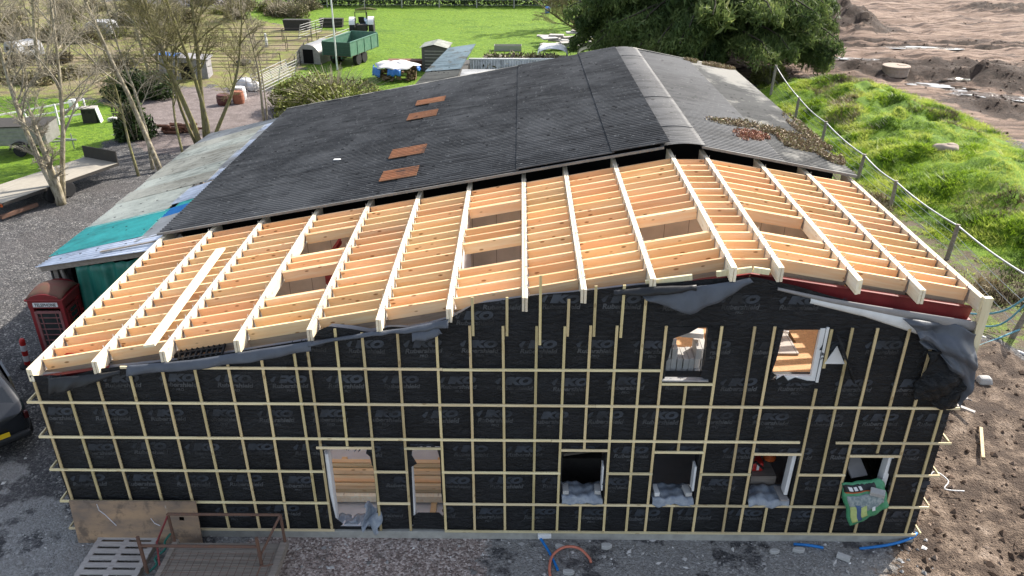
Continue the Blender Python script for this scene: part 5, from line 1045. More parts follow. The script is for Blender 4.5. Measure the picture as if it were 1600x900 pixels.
# low corrugated outbuildings just beyond the shed
MAT['tin_blue'] = roofmat('rusted_blue_tin', (.20,.27,.29), (.29,.36,.38), (.40,.45,.46), .55, moss=(.16,.14,.10)); MAT['tin_moss'] = roofmat('mossy_grey_tin', (.13,.13,.115), (.185,.18,.155), (.25,.24,.21), .75)
OB = thing('outbuilding', 'low outbuilding with mossy grey and blue corrugated roof behind the dark shed', 'outbuilding', (-.55,.0,-.12))
corr('roof_sheet', (3.55,28.6,2.25),(5.95,28.8,2.45),(6.2,33.4,2.75),(4.25,33.4,2.6), MAT['tin_moss'], OB, pitch=.2, amp=.03); corr('roof_sheet', (4.2,33.2,2.62),(6.2,33.2,2.78),(6.75,39.2,3.1),(5.1,39.0,2.9), MAT['tin_blue'], OB, pitch=.2, amp=.03, lift=.02)
m = MB(); m.prism([(3.8,28.8),(5.9,28.9),(6.5,39.0),(5.0,38.8)], 0, 2.2, 'z'); m.build('walls', MAT['dark_tin'], OB)
OC = thing('outbuilding', 'low outbuilding with plain pale grey sheet roof meeting the dark shed', 'outbuilding', (0,0,0))
corr('roof_sheet', (5.7,28.9,2.55),(13.6,28.9,2.62),(13.6,31.6,2.98),(5.85,31.6,2.98), MAT['s_grey'], OC, pitch=.8, amp=.008); corr('roof_sheet', (5.6,25.4,2.2),(13.6,25.4,2.2),(13.6,28.95,2.6),(5.7,28.95,2.6), MAT['tin_moss'], OC, pitch=.3, amp=.015)
MB().box((9.7,28.4,1.08),(7.6,5.6,2.16)).build('walls', MAT['dark_tin'], OC)
t = NT('streaked_white_tin'); v = t.coord(); n = t.noise(t.coord('Object', (3, 3, .4)), 2.2, 5, .7); c = t.mix(t.maprange(n, .42, .6), (.66,.66,.65), (.42,.42,.42)); c = t.mix(t.maprange(t.noise(v, 1.3, 4), .58, .66, 0, .6), c, (.17,.17,.17)); MAT['tin_white'] = t.done(c, .5, .4)
OW = thing('tin_wall', 'streaked white corrugated tin wall running behind the outbuildings', 'wall', (0,0,0))
corr('tin_sheet', (5.9,37.1,.7),(5.9,37.5,2.35),(16.0,37.5,2.35),(16.0,37.1,.7), MAT['tin_white'], OW, pitch=.16, amp=.022)
MB().box((10.95,37.55,2.38),(10.2,.14,.10)).build('top_rail', MAT['white_paint'], OW)
for x in (6.0, 8.4, 10.9, 13.5, 15.9): MB().box((x,37.75,1.2),(.1,.1,2.4)).build('post', MAT['old_wood'], OW)
r = rng(77); n = 5000; P = np.stack([r.uniform(6.7,11.4,n), 39.2+r.normal(0,.7,n), 1.35+r.random(n)**2*.75+.3*vnoise(r.uniform(0,9,n), r.uniform(0,9,n))], -1)
DP = thing('compost_bay', 'heap of dead plants piled up behind the white tin wall', 'compost heap', (0,0,0)); leafcards('dead_plants', P, .10, MAT['leaf_brown'], 78, DP, elong=1.8); MB().box((9.2,39.4,.72),(5.2,2.4,1.44)).build('bay', MAT['old_wood'], DP)
tag(MB().box((0,0,.8),(1.6,.6,1.6)).build('pale_bale', MAT['cream_timber'], None, loc=(12.2,39.6,.35), bevel=.05), 'cream coloured block standing at the end of the dead plant heap', 'block'); tag(MB().box((0,0,.45),(1.5,1.2,.9)).build('pallet_base', MAT['old_wood'], None, loc=(13.3,39.6,0)), 'timber base under the cream coloured block', 'base')
TG = thing('water_trough', 'long green water trough on the grass behind the dead plant heap', 'trough', (8.0, 53.6, 0)); TG.scale = (.55,.8,.6); m = MB()
for s in (-1, 1): m.box((0, s*.4, .35), (3.9, .05, .7)); m.box((s*1.95, 0, .35), (.05, .8, .7))
m.build('sides', MAT['pale_wood'], TG); MB().box((0,0,.5),(3.85,.75,.06)).build('water', MAT['green_dark'], TG)
def shell(name, lab, c, rz, L, wd, h, mat, ribs, cat):
    S = thing(name, lab, cat, c, rz); fn = lambda u, v_: ((-.5+u)*L, wd/2*-math.cos(math.pi*v_)*(1+.0), max(0, h*(math.sin(math.pi*v_))**.5)+ribs*math.sin(u*L*2*math.pi/.28)*.5)
    m = MB(); m.sheet(fn, int(L*22) if ribs else 12, 14, .03); m.build('shell', MAT[mat], S, smooth=True, fix=False); MB().box((0,-wd*.46,h*.3),(L*.8,.05,h*.5)).build('opening', MAT['dark'], S); MB().box((0,0,-.5),(L*.95,wd*.9,1.0)).build('plinth', MAT['old_wood'], S); return S  # opening is a near-black panel standing for shade within the shell
shell('animal_shelter', 'smooth white rounded shelter beside the dark conifer', (11.3,46.0,.85), R(88), 2.2, 2.2, .85, 'white_paint', 0, 'shelter'); shell('animal_shelter', 'ribbed cream rounded shelter under the conifer boughs', (14.2,46.4,.85), R(88), 2.5, 2.2, .85, 'cream_timber', .05, 'shelter')
RS = thing('rubble_stack', 'heap of grey slabs and boards under the conifer edge', 'slab stack', (13.2, 56.5, 0)); r_ = random.Random(19)
for k in range(26): MB().box((r_.uniform(-2.4,2.2), r_.uniform(-3,3), .15+.12*(k//5)), (r_.uniform(.8,1.8), r_.uniform(.5,.9), .11), Matrix.Rotation(r_.uniform(-.5,.5), 3, 'Z')).build('slab', MAT['pale_wood'] if k % 3 else MAT['block'], RS)
# ------------------------------------------------------------------ conifer
MAT['conifer'] = leafmat('conifer_spray', [(0, (.018,.034,.013)), (.35, (.065,.105,.033)), (.65, (.145,.20,.06)), (.9, (.22,.27,.085)), (1, (.28,.30,.13))], .6, .42)
MAT['limb'] = simple('dark_limb', (.055,.045,.03), .4, 5, .9); CT = thing('conifer_tree', 'big dark spreading conifer overhanging the far end of the shed', 'tree', (22.6, 47.0, ground_z(22.6,47)))
r_ = random.Random(91); r = rng(92); tm = MB(); lm = MB()
tm.tube([(0,0,-.2),(.05,0,1),(.1,.05,3),(.1,.1,7),(0,.1,12),(0,0,17)], [.95,.75,.65,.5,.28,.06], 12)
Ps = []; Rn = []; Sz = []
for k in range(150):
    low = k < 95; z = r_.uniform(1.3, 5.2) if low else r_.uniform(5, 16.5)
    a = r_.uniform(0, 2*math.pi); L = (r_.uniform(6.2, 9.8) if low else r_.uniform(.75, 1.05)*8.2*(1-(z-5)/12.8)+.6)
    if low and math.cos(a) < -.3: L *= 1.05
    rise = r_.uniform(.5, 2.6) if low else r_.uniform(0, 1.5); pts = []; d = Vector((math.cos(a), math.sin(a), 0)); n = 7; dr = r_.uniform(.6, 1.25)
    for i in range(n+1):
        u = i/n; pts.append(d*(L*u)+Vector((r_.gauss(0,.12), r_.gauss(0,.12), z+rise*math.sin(u*2.0)-dr*(z*.62 if low and z < 3.2 else 1.9)*u**2.4)))
    lm.tube(pts, [.16*(1-.9*i/n)*(L/8)+.01 for i in range(n+1)], 5, False)
    m_ = int((2100 if low else 420)*(L/8)); u = .25+.75*r.random(m_)**.75; idx_ = np.minimum((u*n).astype(int), n-1); A = np.array([tuple(p) for p in pts]); f_ = (u*n-idx_)[:, None]
    c_ = A[idx_]*(1-f_)+A[idx_+1]*f_; side = np.array((-d.y, d.x, 0)); w_ = (r.random(m_)*2-1)*(.25+1.25*np.sin(u*2.6))*.95; c_ = c_+side*w_[:, None]; c_[:, 2] += -np.abs(w_)*.35-r.random(m_)**1.6*.75+r.normal(0, .08, m_)
    cl = r_.random()*.4; Ps.append(c_); Rn.append(.18+cl+.30*vnoise(c_[:, 0]*1.6+20, c_[:, 2]*2+c_[:, 1])-.0); Sz.append(np.full(m_, .085 if low else .2))
P = np.concatenate(Ps); keep = P[:, 2] > .15; tm.build('trunk', MAT['bark_dark'], CT, smooth=True, fix=False); lm.build('limbs', MAT['limb'], CT, smooth=True, fix=False)
leafcards('crown', P[keep], np.concatenate(Sz)[keep], MAT['conifer'], 93, CT, elong=2.4, rnd=np.concatenate(Rn)[keep], droop=.7)
bare_tree('bare_tree', 'bare drooping tree reaching over the field in front of the conifer', (17.0, 52.5), [(0,0,(-.55,-.1,1),6.5,.22),(-.2,0,(-.95,-.25,.55),8.5,.16),(.1,0,(.1,-.2,1),7,.16)], 94, dens=1.2, bark='bark_dark', group='bare trees near the conifer')
bare_tree('bare_tree', 'bare thorn tree behind the rubble at the field corner', (14.5, 66), [(0,0,(-.3,-.1,1),6,.2),(-.2,0,(-.6,-.2,.9),6.5,.16),(.1,0,(.3,-.2,1),6,.16)], 95, dens=1.2, bark='bark_dark', group='bare trees near the conifer')
bush('scrub_bush', 'grey green scrubby bush under the right side of the conifer', 'bush', (25.6, 41.6), (1.5, 1.4, 1.7), 3800, .10, 'leaf_olive', 96, twigs=90); bush('scrub_bush', 'twiggy brown scrub between the fence and the shed eaves', 'bush', (19.6, 24.5), (1.5, 2.4, 1.3), 3000, .09, 'leaf_brown', 97, twigs=160)
# ------------------------------------------------------------------ right hand wire fence
WF = thing('wire_fence', 'leaning wire fence with weathered wooden posts along the foot of the green mound', 'fence', (0,0,0))
FP = [((23.4,8.1),(.5,.05),1.75),((24.25,13.8),(.12,.05),1.32),((24.35,18.9),(.0,0),1.15),((24.3,22.4),(.1,0),1.2),((24.35,27.5),(.05,.0),1.25),((24.4,32.1),(.05,0),1.35),((24.25,36.6),(.08,0),1.75)]
tops = []
for (x, y), (lx, ly), h in FP:
    z = ground_z(x, y); MB().tube([(x,y,z-.2),(x+lx*.5,y+ly*.5,z+h*.5),(x+lx,y+ly,z+h)], [.085,.08,.075], 8).build('post', MAT['old_wood'], WF); tops.append(Vector((x+lx, y+ly, z+h)))
MB().bar((23.62,8.1,1.0),(23.95,8.15,1.95), .14, .06).build('post_board', MAT['old_wood'], WF)
def sag(a, b, s, n=10): return [a.lerp(b, k/n)-Vector((0,0,s*4*(k/n)*(1-k/n))) for k in range(n+1)]
first = Vector((22.0, 1.0, 1.5)); hi = []
for a, b in zip(tops[:-1], tops[1:]): hi += sag(a-Vector((0,0,.06)), b-Vector((0,0,.06)), .10)
MB().tube(hi, .032, 6).build('top_pipe', MAT['steel'], WF, smooth=True)
for dz in (.35, .65, .95):
    pts = []
    for (a, b) in zip(FP[:-1], FP[1:]):
        za = ground_z(*a[0]); zb = ground_z(*b[0]); f0 = dz/1.35
        pts += sag(Vector((a[0][0]+a[1][0]*f0, a[0][1], za+dz)), Vector((b[0][0]+b[1][0]*f0, b[0][1], zb+dz)), .05)
    MB().tube(pts, .009, 4).build('wire', MAT['steel'], WF)
# ropes and pipes tied at the near post
MAT['rope_blue'] = simple('blue_rope', (.10,.27,.36), .3, 20, .7, c2=(.16,.38,.42)); MAT['pipe_blue'] = simple('blue_water_pipe', (.015,.19,.55), .2, 6, .4); MAT['pipe_orange'] = simple('orange_duct', (.62,.20,.13), .25, 8, .5)
def hose(name, lab, pts, rad, mat, cat, bow=None):
    V = [Vector(p) for p in pts]; out = []
    for i in range(len(V)-1):
        p0 = V[max(i-1,0)]; p1 = V[i]; p2 = V[i+1]; p3 = V[min(i+2,len(V)-1)]
        for k in range(8):
            t_ = k/8; out.append(.5*((2*p1)+(p2-p0)*t_+(2*p0-5*p1+4*p2-p3)*t_*t_+(3*p1-p0-3*p2+p3)*t_**3))
    out.append(V[-1]); o = MB().tube(out, rad, 7).build(name, MAT[mat], None, smooth=True); return tag(o, lab, cat)
hose('rope', 'faded blue rope looping over the grass from the leaning near fence post', [(23.85,8.15,1.85),(23.3,8.6,.7),(22.6,9.5,.15),(21.9,10.6,.12),(21.4,11.6,.15),(21.0,12.4,.3)], .03, 'rope_blue', 'rope')
hose('rope', 'second blue green rope sagging beside the first one', [(23.8,8.1,1.75),(23.2,8.4,.35),(22.4,9.0,.1),(21.6,9.6,.14),(20.9,11.2,.12),(20.8,12.6,.16)], .028, 'rope_blue', 'rope')
hose('rope', 'tangle of bright blue twine on the grass behind the corner post', [(22.0,9.2,.15),(22.4,9.5,.3),(22.1,9.0,.1),(21.7,9.4,.25),(22.3,9.2,.3),(22.0,9.7,.15),(21.6,9.1,.12)], .045, 'pipe_blue', 'rope')
hose('pipe', 'pale plastic pipe lying under the leaning fence post', [(21.4,9.6,.1),(22.6,8.0,.1),(23.6,6.6,.1),(24.8,5.0,.12)], .05, 'white_paint', 'pipe'); hose('rope', 'thin blue line running low to the building corner', [(23.5,8.0,.4),(21.9,7.4,.12),(20.4,6.9,.1),(19.2,6.6,.08)], .028, 'rope_blue', 'rope')
# mud field objects
MH = thing('manhole_ring', 'round concrete manhole ring standing in the churned mud', 'manhole', (35.2, 44.6, ground_z(35.2,44.6)-.15)); MH.scale = (.88,.88,.72); MAT['mh'] = simple('dusty_concrete', (.40,.32,.26), .25, 5, .9, bump=.4)
MB().lathe([(.98,0),(.98,.42),(1.0,.44),(1.0,.78),(.95,.8)], n=32).build('ring', MAT['mh'], MH); MB().lathe([(1.04,.80),(1.04,.92),(1.0,.95)], n=32).build('cover_slab', MAT['mh'], MH); MB().box((.45,.1,.965),(.55,.55,.03)).build('access_lid', MAT['mh'], MH)
tag(MB().box((0,0,.14),(.42,.3,.2), taper=.7).build('stone', MAT['block'], None, loc=(21.3,5.6,ground_z(21.3,5.6)-.05), bevel=.06), 'pale squarish stone on the dug earth near the leaning post', 'stone')
sack('stump', 'pale brown sawn stump lying on the side of the green mound', (28.6, 23.6), .6, .36, .42, 'mh', 9, 'stump')
o = MB().box((0,0,0),(.07,1.15,.045)).build('loose_stick', MAT['plank'], None, loc=(19.95,3.05,ground_z(19.95,3.05)+.09)); o.rotation_euler = (.06,0,-.42); tag(o, 'pale timber stick lying on the brown earth right of the building', 'timber')
CR = thing('crushed_sack', 'crumpled grey sacking half buried in the earth by the right corner', 'sack', (19.9,4.65,ground_z(19.9,4.65))); m = MB(); m.sheet(lambda u, v_: ((u-.5)*.8,(v_-.5)*.6,.10+.07*math.sin(9*u)+.05*math.sin(8*v_+3*u)), 14, 10, .02); m.build('sheet', MAT['grey_board'], CR, smooth=True, fix=False); MB().bar((-.35,-.2,.12),(.25,-.75,.1), .1, .04).build('strip', MAT['pale_wood'], CR)
hose('wire_offcut', 'loose loop of pale wire on the earth beside the right corner', [(18.0,1.6,.14),(18.25,1.85,.25),(18.45,1.6,.2),(18.3,1.4,.14),(18.7,1.35,.13)], .014, 'white_paint', 'wire')
# ------------------------------------------------------------------ things lying on and in the extension
o = MB().box((0,0,0),(.21,4.35,.045)).build('loose_plank', MAT['beam'], None, loc=(2.16,2.36,zr(2.16)+.04)); o.rotation_euler = (.0,-math.atan(.1726),.035); tag(o, 'wide pale plank laid loose across the roof joists at the left', 'plank'); MAT['plank2'] = MAT['plank']
o = MB(); [o.box((x,0,0),(.025,.42,.05)) for x in np.linspace(-.42,.42,9)]; [o.box((0,y,0),(.86,.03,.06)) for y in (-.2,-.07,.07,.2)]; o = o.build('plastic_grate', MAT['black_plastic'], None, loc=(3.15,.22,4.22)); o.rotation_euler = (.3,-.17,0); tag(o, 'black plastic grate lying just inside the wall top at the left', 'grate')
tag(MB().box((0,0,0),(.55,.30,.12)).build('fuel_can', MAT['post_red'], None, loc=(.55,.72,3.82), bevel=.03), 'red plastic container tucked under the joists at the left corner', 'container')
# timber stacked on the floor behind the two doorways
r_ = random.Random(33)
for k in range(9):
    y = .86+.122*k; lev = .27+(.03*(k % 2))+(.05 if k == 8 else 0)-(.06 if k == 0 else 0); w = .11; mt = ('beam','plank','plank','joist','plank','plank','joist','plank','joist')[k]
    o = MB().box((0,0,0),(4.0+r_.uniform(-.1,.1),w,.16)).build('stacked_plank', MAT[mt], None, loc=(5.62+r_.uniform(-.03,.03), y, lev+.05)); tag(o, 'sawn timber in the stack on the floor behind the two doorways', 'timber', 'stacked timber inside the doorways')
for x in (5.0, 7.2): tag(MB().box((0,0,0),(.12,1.9,.07)).build('bearer', MAT['joist'], None, loc=(x,1.35,.15)), 'short bearer block under the stacked timber inside the doorways', 'bearer', 'bearers under the stacked timber')
m = MB(); m.sheet(lambda u, v_: (.35*(u-.5)+.05*math.sin(6*v_), .12*math.sin(5*u)-.25*v_, .42*(1-v_)+.06*math.sin(9*u+5*v_)), 12, 10, .006); o = m.build('crumpled_sheet', MAT['foil'], None, smooth=True, fix=False, loc=(6.04,.12,.26)); tag(o, 'crumpled grey plastic slumped in the right foot of the wider doorway', 'plastic sheet')
for a, b, lab in ((5.3,6.05,'grey plastic strip along the threshold of the wider doorway'),(6.92,7.45,'grey plastic strip along the threshold of the narrow doorway')):
    m = MB(); m.sheet(lambda u, v_: (a+(b-a)*u, .30-.26*v_, .30+.03*math.sin(13*u+3*v_)+.02*math.sin(29*u)), 26, 5, .006); tag(m.build('threshold_sheet', MAT['foil'], None, smooth=True, fix=False), lab, 'plastic sheet')
# plastic sheets over the lower sills, weighed down with blocks
def sill_sheet(a, b, z, lab, seed):
    r = random.Random(seed); p = [r.uniform(0, 6) for _ in range(4)]
    def fn(u, v_):
        x = a+.01+(b-a-.02)*u; s = v_*.62
        if s < .44: y = .42-s; zz = z+.045-.0*s
        else: y = -.02-(s-.44)*.35; zz = z+.045-(s-.44)*.75
        return (x+.01*math.sin(9*v_), y-.012*math.sin(11*u+p[0]), zz+.022*math.sin(10*u+p[1]+3*v_)+.016*math.sin(23*u+p[2]-5*v_)+.012*math.sin(17*v_+p[3]+4*u))
    m = MB(); m.sheet(fn, 30, 18, .006); return tag(m.build('sill_sheet', MAT['foil'], None, smooth=True, fix=False), lab, 'plastic sheet')
sill_sheet(9.83,10.66,1.05,'grey plastic sheet draped over the sill of the first lower window',1); sill_sheet(11.62,12.46,1.03,'grey plastic sheet draped over the sill of the second lower window',2); sill_sheet(13.52,14.34,1.02,'grey plastic sheet draped over the sill of the third lower window',3)
def blk(lab, c, rz, d=(.10,.215,.10), mat='block', tilt=0.0):
    o = MB().box((0,0,0), d).build('concrete_block', MAT[mat], None, loc=c, bevel=.008); o.rotation_euler = (tilt, 0, rz); return tag(o, lab, 'block')
blk('pale block holding the left end of the first sill sheet', (9.92,.13,1.17), .03, (.12,.25,.09)); blk('pale block holding the right end of the first sill sheet', (10.56,.13,1.17), -.05, (.12,.23,.09)); blk('white block holding the left end of the second sill sheet', (11.72,.13,1.15), .08, (.10,.27,.09), 'white_paint'); blk('pale rounded block holding the right end of the second sill sheet', (12.34,.13,1.15), .15, (.13,.26,.09))
blk('flat pale slab on the right end of the third sill sheet', (14.22,.12,1.10), .04, (.17,.42,.04), 'grey_board')
# tools behind the third window
TB = thing('tool_heap', 'red and orange tools heaped behind the sheet in the third lower window', 'tools', (13.75,.72,1.25)); r_ = random.Random(3)
MB().box((0,0,.12),(.42,.30,.22)).build('red_case', MAT['post_red'], TB, bevel=.05); MB().lathe([(.12,0),(.13,.06),(.07,.12)], (.36,.05,.2), 12).build('orange_reel', MAT['orange'], TB); MB().tube([(-.3,-.1,.1),(.0,-.22,.32),(.2,-.15,.1)], .025, 6).build('black_handle', MAT['rubber'], TB); MB().box((0,0,-.56),(.9,.5,1.1)).build('stand', MAT['old_wood'], TB)
for x in (-.05,.08): MB().box((x,-.16,.14),(.05,.02,.14)).build('pale_label', MAT['white_paint'], TB)
o = MB().bar((9.9,1.2,1.25),(10.6,1.4,1.22), .25, .06).build('loose_board', MAT['old_wood']); tag(o, 'weathered board lying inside the first lower window', 'board')
tag(MB().box((0,0,.5),(.9,.35,1.0)).build('board_stand', MAT['chassis'], None, loc=(10.3,1.3,.13)), 'dark box carrying the weathered board inside the first window', 'box')
# fourth window: compost bag, blocks
MAT['green_bag'] = simple('green_bag_plastic', (.045,.22,.10), .3, 9, .35, .5, c2=(.09,.33,.17), bump=.3)
CBG = thing('compost_bag', 'green compost bag hanging over the sill of the fourth lower window', 'bag', (0,0,0))
TLc, TRc, BRc, BLc = Vector((15.27,-.05,1.52)), Vector((16.02,-.05,1.64)), Vector((16.16,-.24,1.14)), Vector((15.51,-.27,.66)); # left top corner, across, and down over the sill
def bagp(u, v_, off=0.0):
    p = (TLc*(1-u)+TRc*u)*(1-v_)+(BLc*(1-u)+BRc*u)*v_; b = .09*max(0,math.sin(math.pi*u))**.6*max(0,math.sin(math.pi*v_))**.6
    return p+Vector((.012*math.sin(14*v_), -b-off+.008*math.sin(23*u+9*v_), .012*math.sin(17*u)))
m = MB(); m.sheet(lambda u, v_: bagp(u, v_), 24, 22, .05); bag = m.build('bag_body', MAT['green_bag'], CBG, smooth=True, fix=False)
def patch(name, u0, u1, v0, v1, mat, off=.062, skew=0.0):
    m = MB(); m.sheet(lambda u, v_: bagp(u0+(u1-u0)*u+skew*v_, v0+(v1-v0)*v_, off), 10, 8, .004); m.build(name, MAT[mat], bag, smooth=True, fix=False)
MAT['bag_grey'] = simple('bag_picture_grey', (.17,.22,.23), .6, 14, .4, c2=(.34,.38,.37), bump=0, stops=(.42,.58)); MAT['bag_lime'] = simple('bag_picture_lime', (.52,.60,.22), .3, 8, .4, bump=0); MAT['bag_blue'] = simple('bag_picture_blue', (.07,.13,.26), .3, 8, .4, bump=0)
patch('black_band', .0, .78, .01, .17, 'black_plastic'); patch('orange_stripe', .0, .78, .17, .195, 'orange'); patch('grey_print', .05, .92, .26, .72, 'bag_grey'); patch('lime_print', .05, .20, .52, .92, 'bag_lime', .068); patch('blue_print', .20, .31, .48, .92, 'bag_blue', .068); patch('lime_print', .31, .45, .56, .86, 'bag_lime', .068)
patch('white_print', .10, .2, .05, .14, 'white_paint', .068, .02); patch('white_print', .24, .32, .05, .14, 'white_paint', .068, .02); patch('white_print', .36, .42, .05, .14, 'white_paint', .068, .02); patch('white_print', .60, .68, .66, .80, 'white_paint', .068, .0)
blk('pale block lying on the right corner of the green compost bag', (15.88,-.30,1.50), -.4, (.26,.13,.11), 'block', .3); blk('grey slab leaning inside the fourth lower window', (15.66,.34,1.62), .25, (.36,.44,.05), 'grey_board', .6)
blk('dark block at the left of the sill in the fourth lower window', (15.47,.2,1.12), .1, (.2,.3,.14), 'grey_board')
hm = thing('club_hammer', 'black headed hammer resting on the sill behind the green bag', 'hammer', (15.98,.15,1.28), -.6); MB().box((0,0,0),(.07,.16,.07)).build('head', MAT['rubber'], hm, bevel=.01); MB().bar((0,-.05,-.02),(.28,-.12,-.10),.03,.03).build('handle', MAT['joist'], hm)
tag(MB().box((0,0,0),(1.0,.55,.55)).build('work_bench', MAT['chassis'], None, loc=(15.75,.65,.75)), 'dark bench standing behind the fourth lower window', 'bench')
# blocks stacked on the upper deck behind the left upper window
r_ = random.Random(6); gb = 'pale concrete blocks stacked behind the left upper window'
pr = MB().box((0,0,0),(.10,.44,.215)).build('stacked_block', MAT['block'], None, bevel=.006); tag(pr, 'pale concrete block in the stack behind the left upper window', 'block', gb); first = True
for row in range(4):
    for c_ in range(9):
        for dpt in range(1):
            if row == 3 and c_ in (4, 5, 6): continue
            o = pr if first else pr.copy()
            if not first: col.objects.link(o)
            first = False; o.location = (11.52+c_*.112+r_.uniform(-.006,.006), .58+r_.uniform(-.02,.02), 3.53+row*.22); o.rotation_euler = (0,0,r_.uniform(-.03,.03))
for x, y, z, rz in ((11.72,.62,4.37,.3),(12.2,.7,4.19+.22,1.4)):
    o = pr.copy(); col.objects.link(o); o.location = (x,y,z+.03); o.rotation_euler = (0,1.57,rz); o['label'] = 'pale concrete block lying flat on top of the stack behind the left upper window'; o['group'] = 'loose blocks on the stack'
gp_ = MB().box((0,0,0),(1.3,1.7,.03)).build('grey_sheet', MAT['panels'], None, loc=(14.0,2.45,3.44)); tag(gp_, 'added grey sheet standing for the dark opening in the deck behind the right upper window', 'sheet')  # sheet added to stand for the dark area beyond the deck
o = MB().bar((13.5,2.6,3.55),(14.6,2.2,3.6), .05, .05).build('pale_pole', MAT['white_paint']); tag(o, 'thin pale pole lying on the grey sheet behind the right upper window', 'pole')
# ------------------------------------------------------------------ in front of the wall
PLY = thing('plywood_sheet', 'weathered brown plywood sheet leaning on the black wall at the left corner', 'plywood', (1.36,-.10,.0)); t = NT('stained_plywood'); v = t.coord(); n = t.noise(t.coord('Object',(.6,1,1.6)), 1.3, 5, .6); n2 = t.noise(v, 2.4, 5, .7)
c = t.mix(t.maprange(n,.38,.62),(.42,.28,.17),(.20,.155,.125)); c = t.mix(t.maprange(n2,.52,.64,0,.85),c,(.13,.10,.08)); c = t.mix(t.maprange(t.noise(t.coord('Object',(2.2,1,.9)),1.1,5,.75,1.4),.66,.70,0,.5),c,(.55,.50,.45)); t.bump(n2,.2,.01); MAT['ply'] = t.done(c,.8,.25)
m = MB(); hole = (.86,.96,.56,.65); hx0,hx1,hz0,hz1 = hole
for (a,b,c_,d) in ((-1.27,hx0,0,1.02),(hx1,1.25,0,1.02),(hx0,hx1,0,hz0),(hx0,hx1,hz1,1.02)): m.add([(a,0,c_),(b,0,c_),(b,0,d),(a,0,d),(a,.02,c_),(b,.02,c_),(b,.02,d),(a,.02,d)],[(0,1,2,3),(7,6,5,4),(0,4,5,1),(1,5,6,2),(2,6,7,3),(3,7,4,0)])
o = m.build('sheet', MAT['ply'], PLY); PLY.rotation_euler = (-.0,0,0); o.rotation_euler = (.10*-1,-.0,.0); o.location = (0,-.16,.01)
for s_, pts in (('white_splash', [(-.72,.005,.95),(-.70,.005,.80),(-.60,.005,.70),(-.50,.005,.55),(-.42,.005,.44)]),('white_splash', [(.30,.005,.62),(.36,.005,.50),(.46,.005,.44)])):
    m = MB(); 
    for a, b in zip(pts[:-1], pts[1:]): m.bar((a[0],-.003,a[2]),(b[0],-.003,b[2]),.004,.035,(0,1,0))
    q = m.build(s_, MAT['white_board'], o)
m = MB(); PAL = thing('wooden_pallet', 'grey wooden pallet lying on the gravel beside the rusty stillage', 'pallet', (1.12,-.78,.0), .0)
pts_w = [(x, y) for x in (-.6,.0,.6) for y in (-.46,0,.46)]
for k in range(7): MB().box((0,-.55+k*.183,.135),(1.22,.115,.022)).build('top_board', MAT['pale_wood'], PAL)
for x in (-.55,0,.55): MB().box((x,0,.065),(.10,1.2,.10)).build('bearer', MAT['old_wood'], PAL); MB().box((x,0,.137),(.10,1.2,.020)).build('cross_board', MAT['pale_wood'], PAL)
hose('green_rope', 'green rope trailing in the gap between the pallet and the stillage', [(2.0,-.2,.25),(1.95,-.42,.22),(2.02,-.6,.2),(1.9,-.8,.16),(1.98,-.95,.14),(1.85,-1.15,.1)], .022, 'tarp_green', 'rope')
ST = thing('stillage', 'rusty tube framed stillage with wooden floor and mesh in front of the black wall', 'stillage', (0,0,0))
x0, x1, y0, y1, zb, zt = 2.22, 4.40, -1.62, -.55, .34, 1.06
for k in range(6): MB().box(((x0+x1)/2, y0+.09+k*.178, zb-.03),(x1-x0-.08,.17,.035)).build('floor_board', MAT['old_wood'], ST)
MB().box((x1-.02,(y0+y1)/2,zb-.05),(.13,y1-y0+.1,.17)).build('side_timber', MAT['old_wood'], ST); MB().box((x0+.02,(y0+y1)/2,zb-.05),(.10,y1-y0+.1,.15)).build('side_timber', MAT['old_wood'], ST); MB().box(((x0+x1)/2,y0-.02,zb-.05),(x1-x0,.08,.16)).build('front_timber', MAT['old_wood'], ST)
for x in (x0+.1,(x0+x1)/2,x1-.1): MB().box((x,(y0+y1)/2,.11),(.12,y1-y0,.22)).build('skid', MAT['old_wood'], ST)
for x in (x0,x1): MB().tube([(x,y1,.1),(x,y1,zt)],.03,8).build('upright', MAT['rust'], ST)
MB().tube([(x0,y1,zt),(x1,y1,zt)],.028,8).build('top_rail', MAT['rust'], ST)
for x in (x0-.35,x1-.30): MB().tube([(x,y0+.50,.1),(x+.0,y0+.50,1.02)],.035,8).build('upright', MAT['rust'], ST)
MB().tube([(x0-.34,y0+.50,.80),(x1-.31,y0+.50,.80)],.03,8).build('front_rail', MAT['rust'], ST); MB().tube([(x1,y1,zt),(x1-.30,y0+.50,.55)],.024,7).build('brace', MAT['rust'], ST); MB().tube([(x0,y1,zt-.02),(x0-.18,y1-.3,.62),(x0-.08,y0+.5,.3)],.02,7).build('brace', MAT['steel_red'], ST)
m = MB()
for k in range(14): x = x0+.16+k*.145; m.tube([(x,y0+.05,zb+.05),(x,y1-.3,zb+.05)],.005,4)
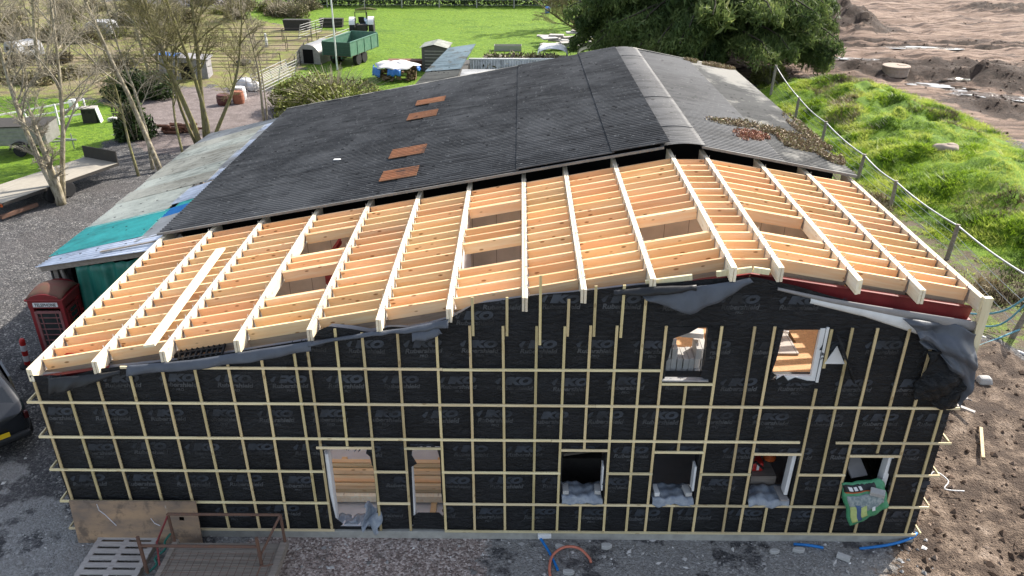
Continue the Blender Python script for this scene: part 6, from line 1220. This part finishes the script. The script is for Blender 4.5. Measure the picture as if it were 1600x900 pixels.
for k in range(5): y = y0+.08+k*.16; m.tube([(x0+.1,y,zb+.055),(x1-.1,y,zb+.055)],.005,4)
m.build('mesh_panel', MAT['rust'], ST); MB().tube([(x1-.32,y0+.1,zb),(x1-.25,y0+.32,zb+.14),(x1-.02,y0+.36,zb+.16)],.016,6).build('hook', MAT['rust'], ST)
hose('blue_pipe', 'straight blue water pipe running out from the white block at the wall foot', [(9.40,-.05,.10),(9.58,-.38,.05),(9.72,-.78,.05),(9.76,-.92,.05)], .028, 'pipe_blue', 'pipe')
hose('orange_duct', 'orange plastic duct bent in an arch over the blue pipe', [(9.62,-1.15,.0),(9.60,-.85,.06),(9.68,-.55,.08),(9.92,-.36,.10),(10.2,-.38,.09),(10.38,-.58,.06),(10.42,-.70,.03)], .027, 'pipe_orange', 'pipe')
hose('blue_pipe', 'short blue pipe end showing along the wall foot', [(14.55,-.16,.03),(14.85,-.20,.04),(15.12,-.24,.02)], .03, 'pipe_blue', 'pipe'); hose('blue_pipe', 'curved blue pipe leaving the ground at the right corner', [(15.85,-.24,.0),(16.25,-.22,.05),(16.6,-.16,.08),(16.95,-.05,.12),(17.12,.1,.10)], .03, 'pipe_blue', 'pipe')
blk('white block lying at the top end of the straight blue pipe', (9.52,-.07,.13), .1, (.27,.11,.1), 'white_paint'); blk('pale brick lying on the dark ground below the fourth window', (15.42,-.52,.05), -.55, (.25,.11,.09))
for lab, c, s_ in (('pale lump of rubble near the arched orange duct', (9.95,-.97,.04), .07),('pale lump of rubble left of the pale brick', (14.1,-.38,.04), .06),('flat pale rubble under the third window', (14.6,-.33,.03), .07),('pale rubble lump close to the blue pipe', (9.80,-.30,.04), .065),('broken grey rubble below the first window', (10.75,-.28,.04), .08)):
    r_ = random.Random(lab); pts = [(s_*r_.uniform(.8,1.5)*math.cos(a)*1.3, s_*r_.uniform(.7,1.1)*math.sin(a)) for a in np.linspace(0,5.6,8)]; tag(MB().prism(pts, -.03, s_*.8, 'z').build('rubble', MAT['block'], None, loc=c, bevel=.012), lab, 'rubble')
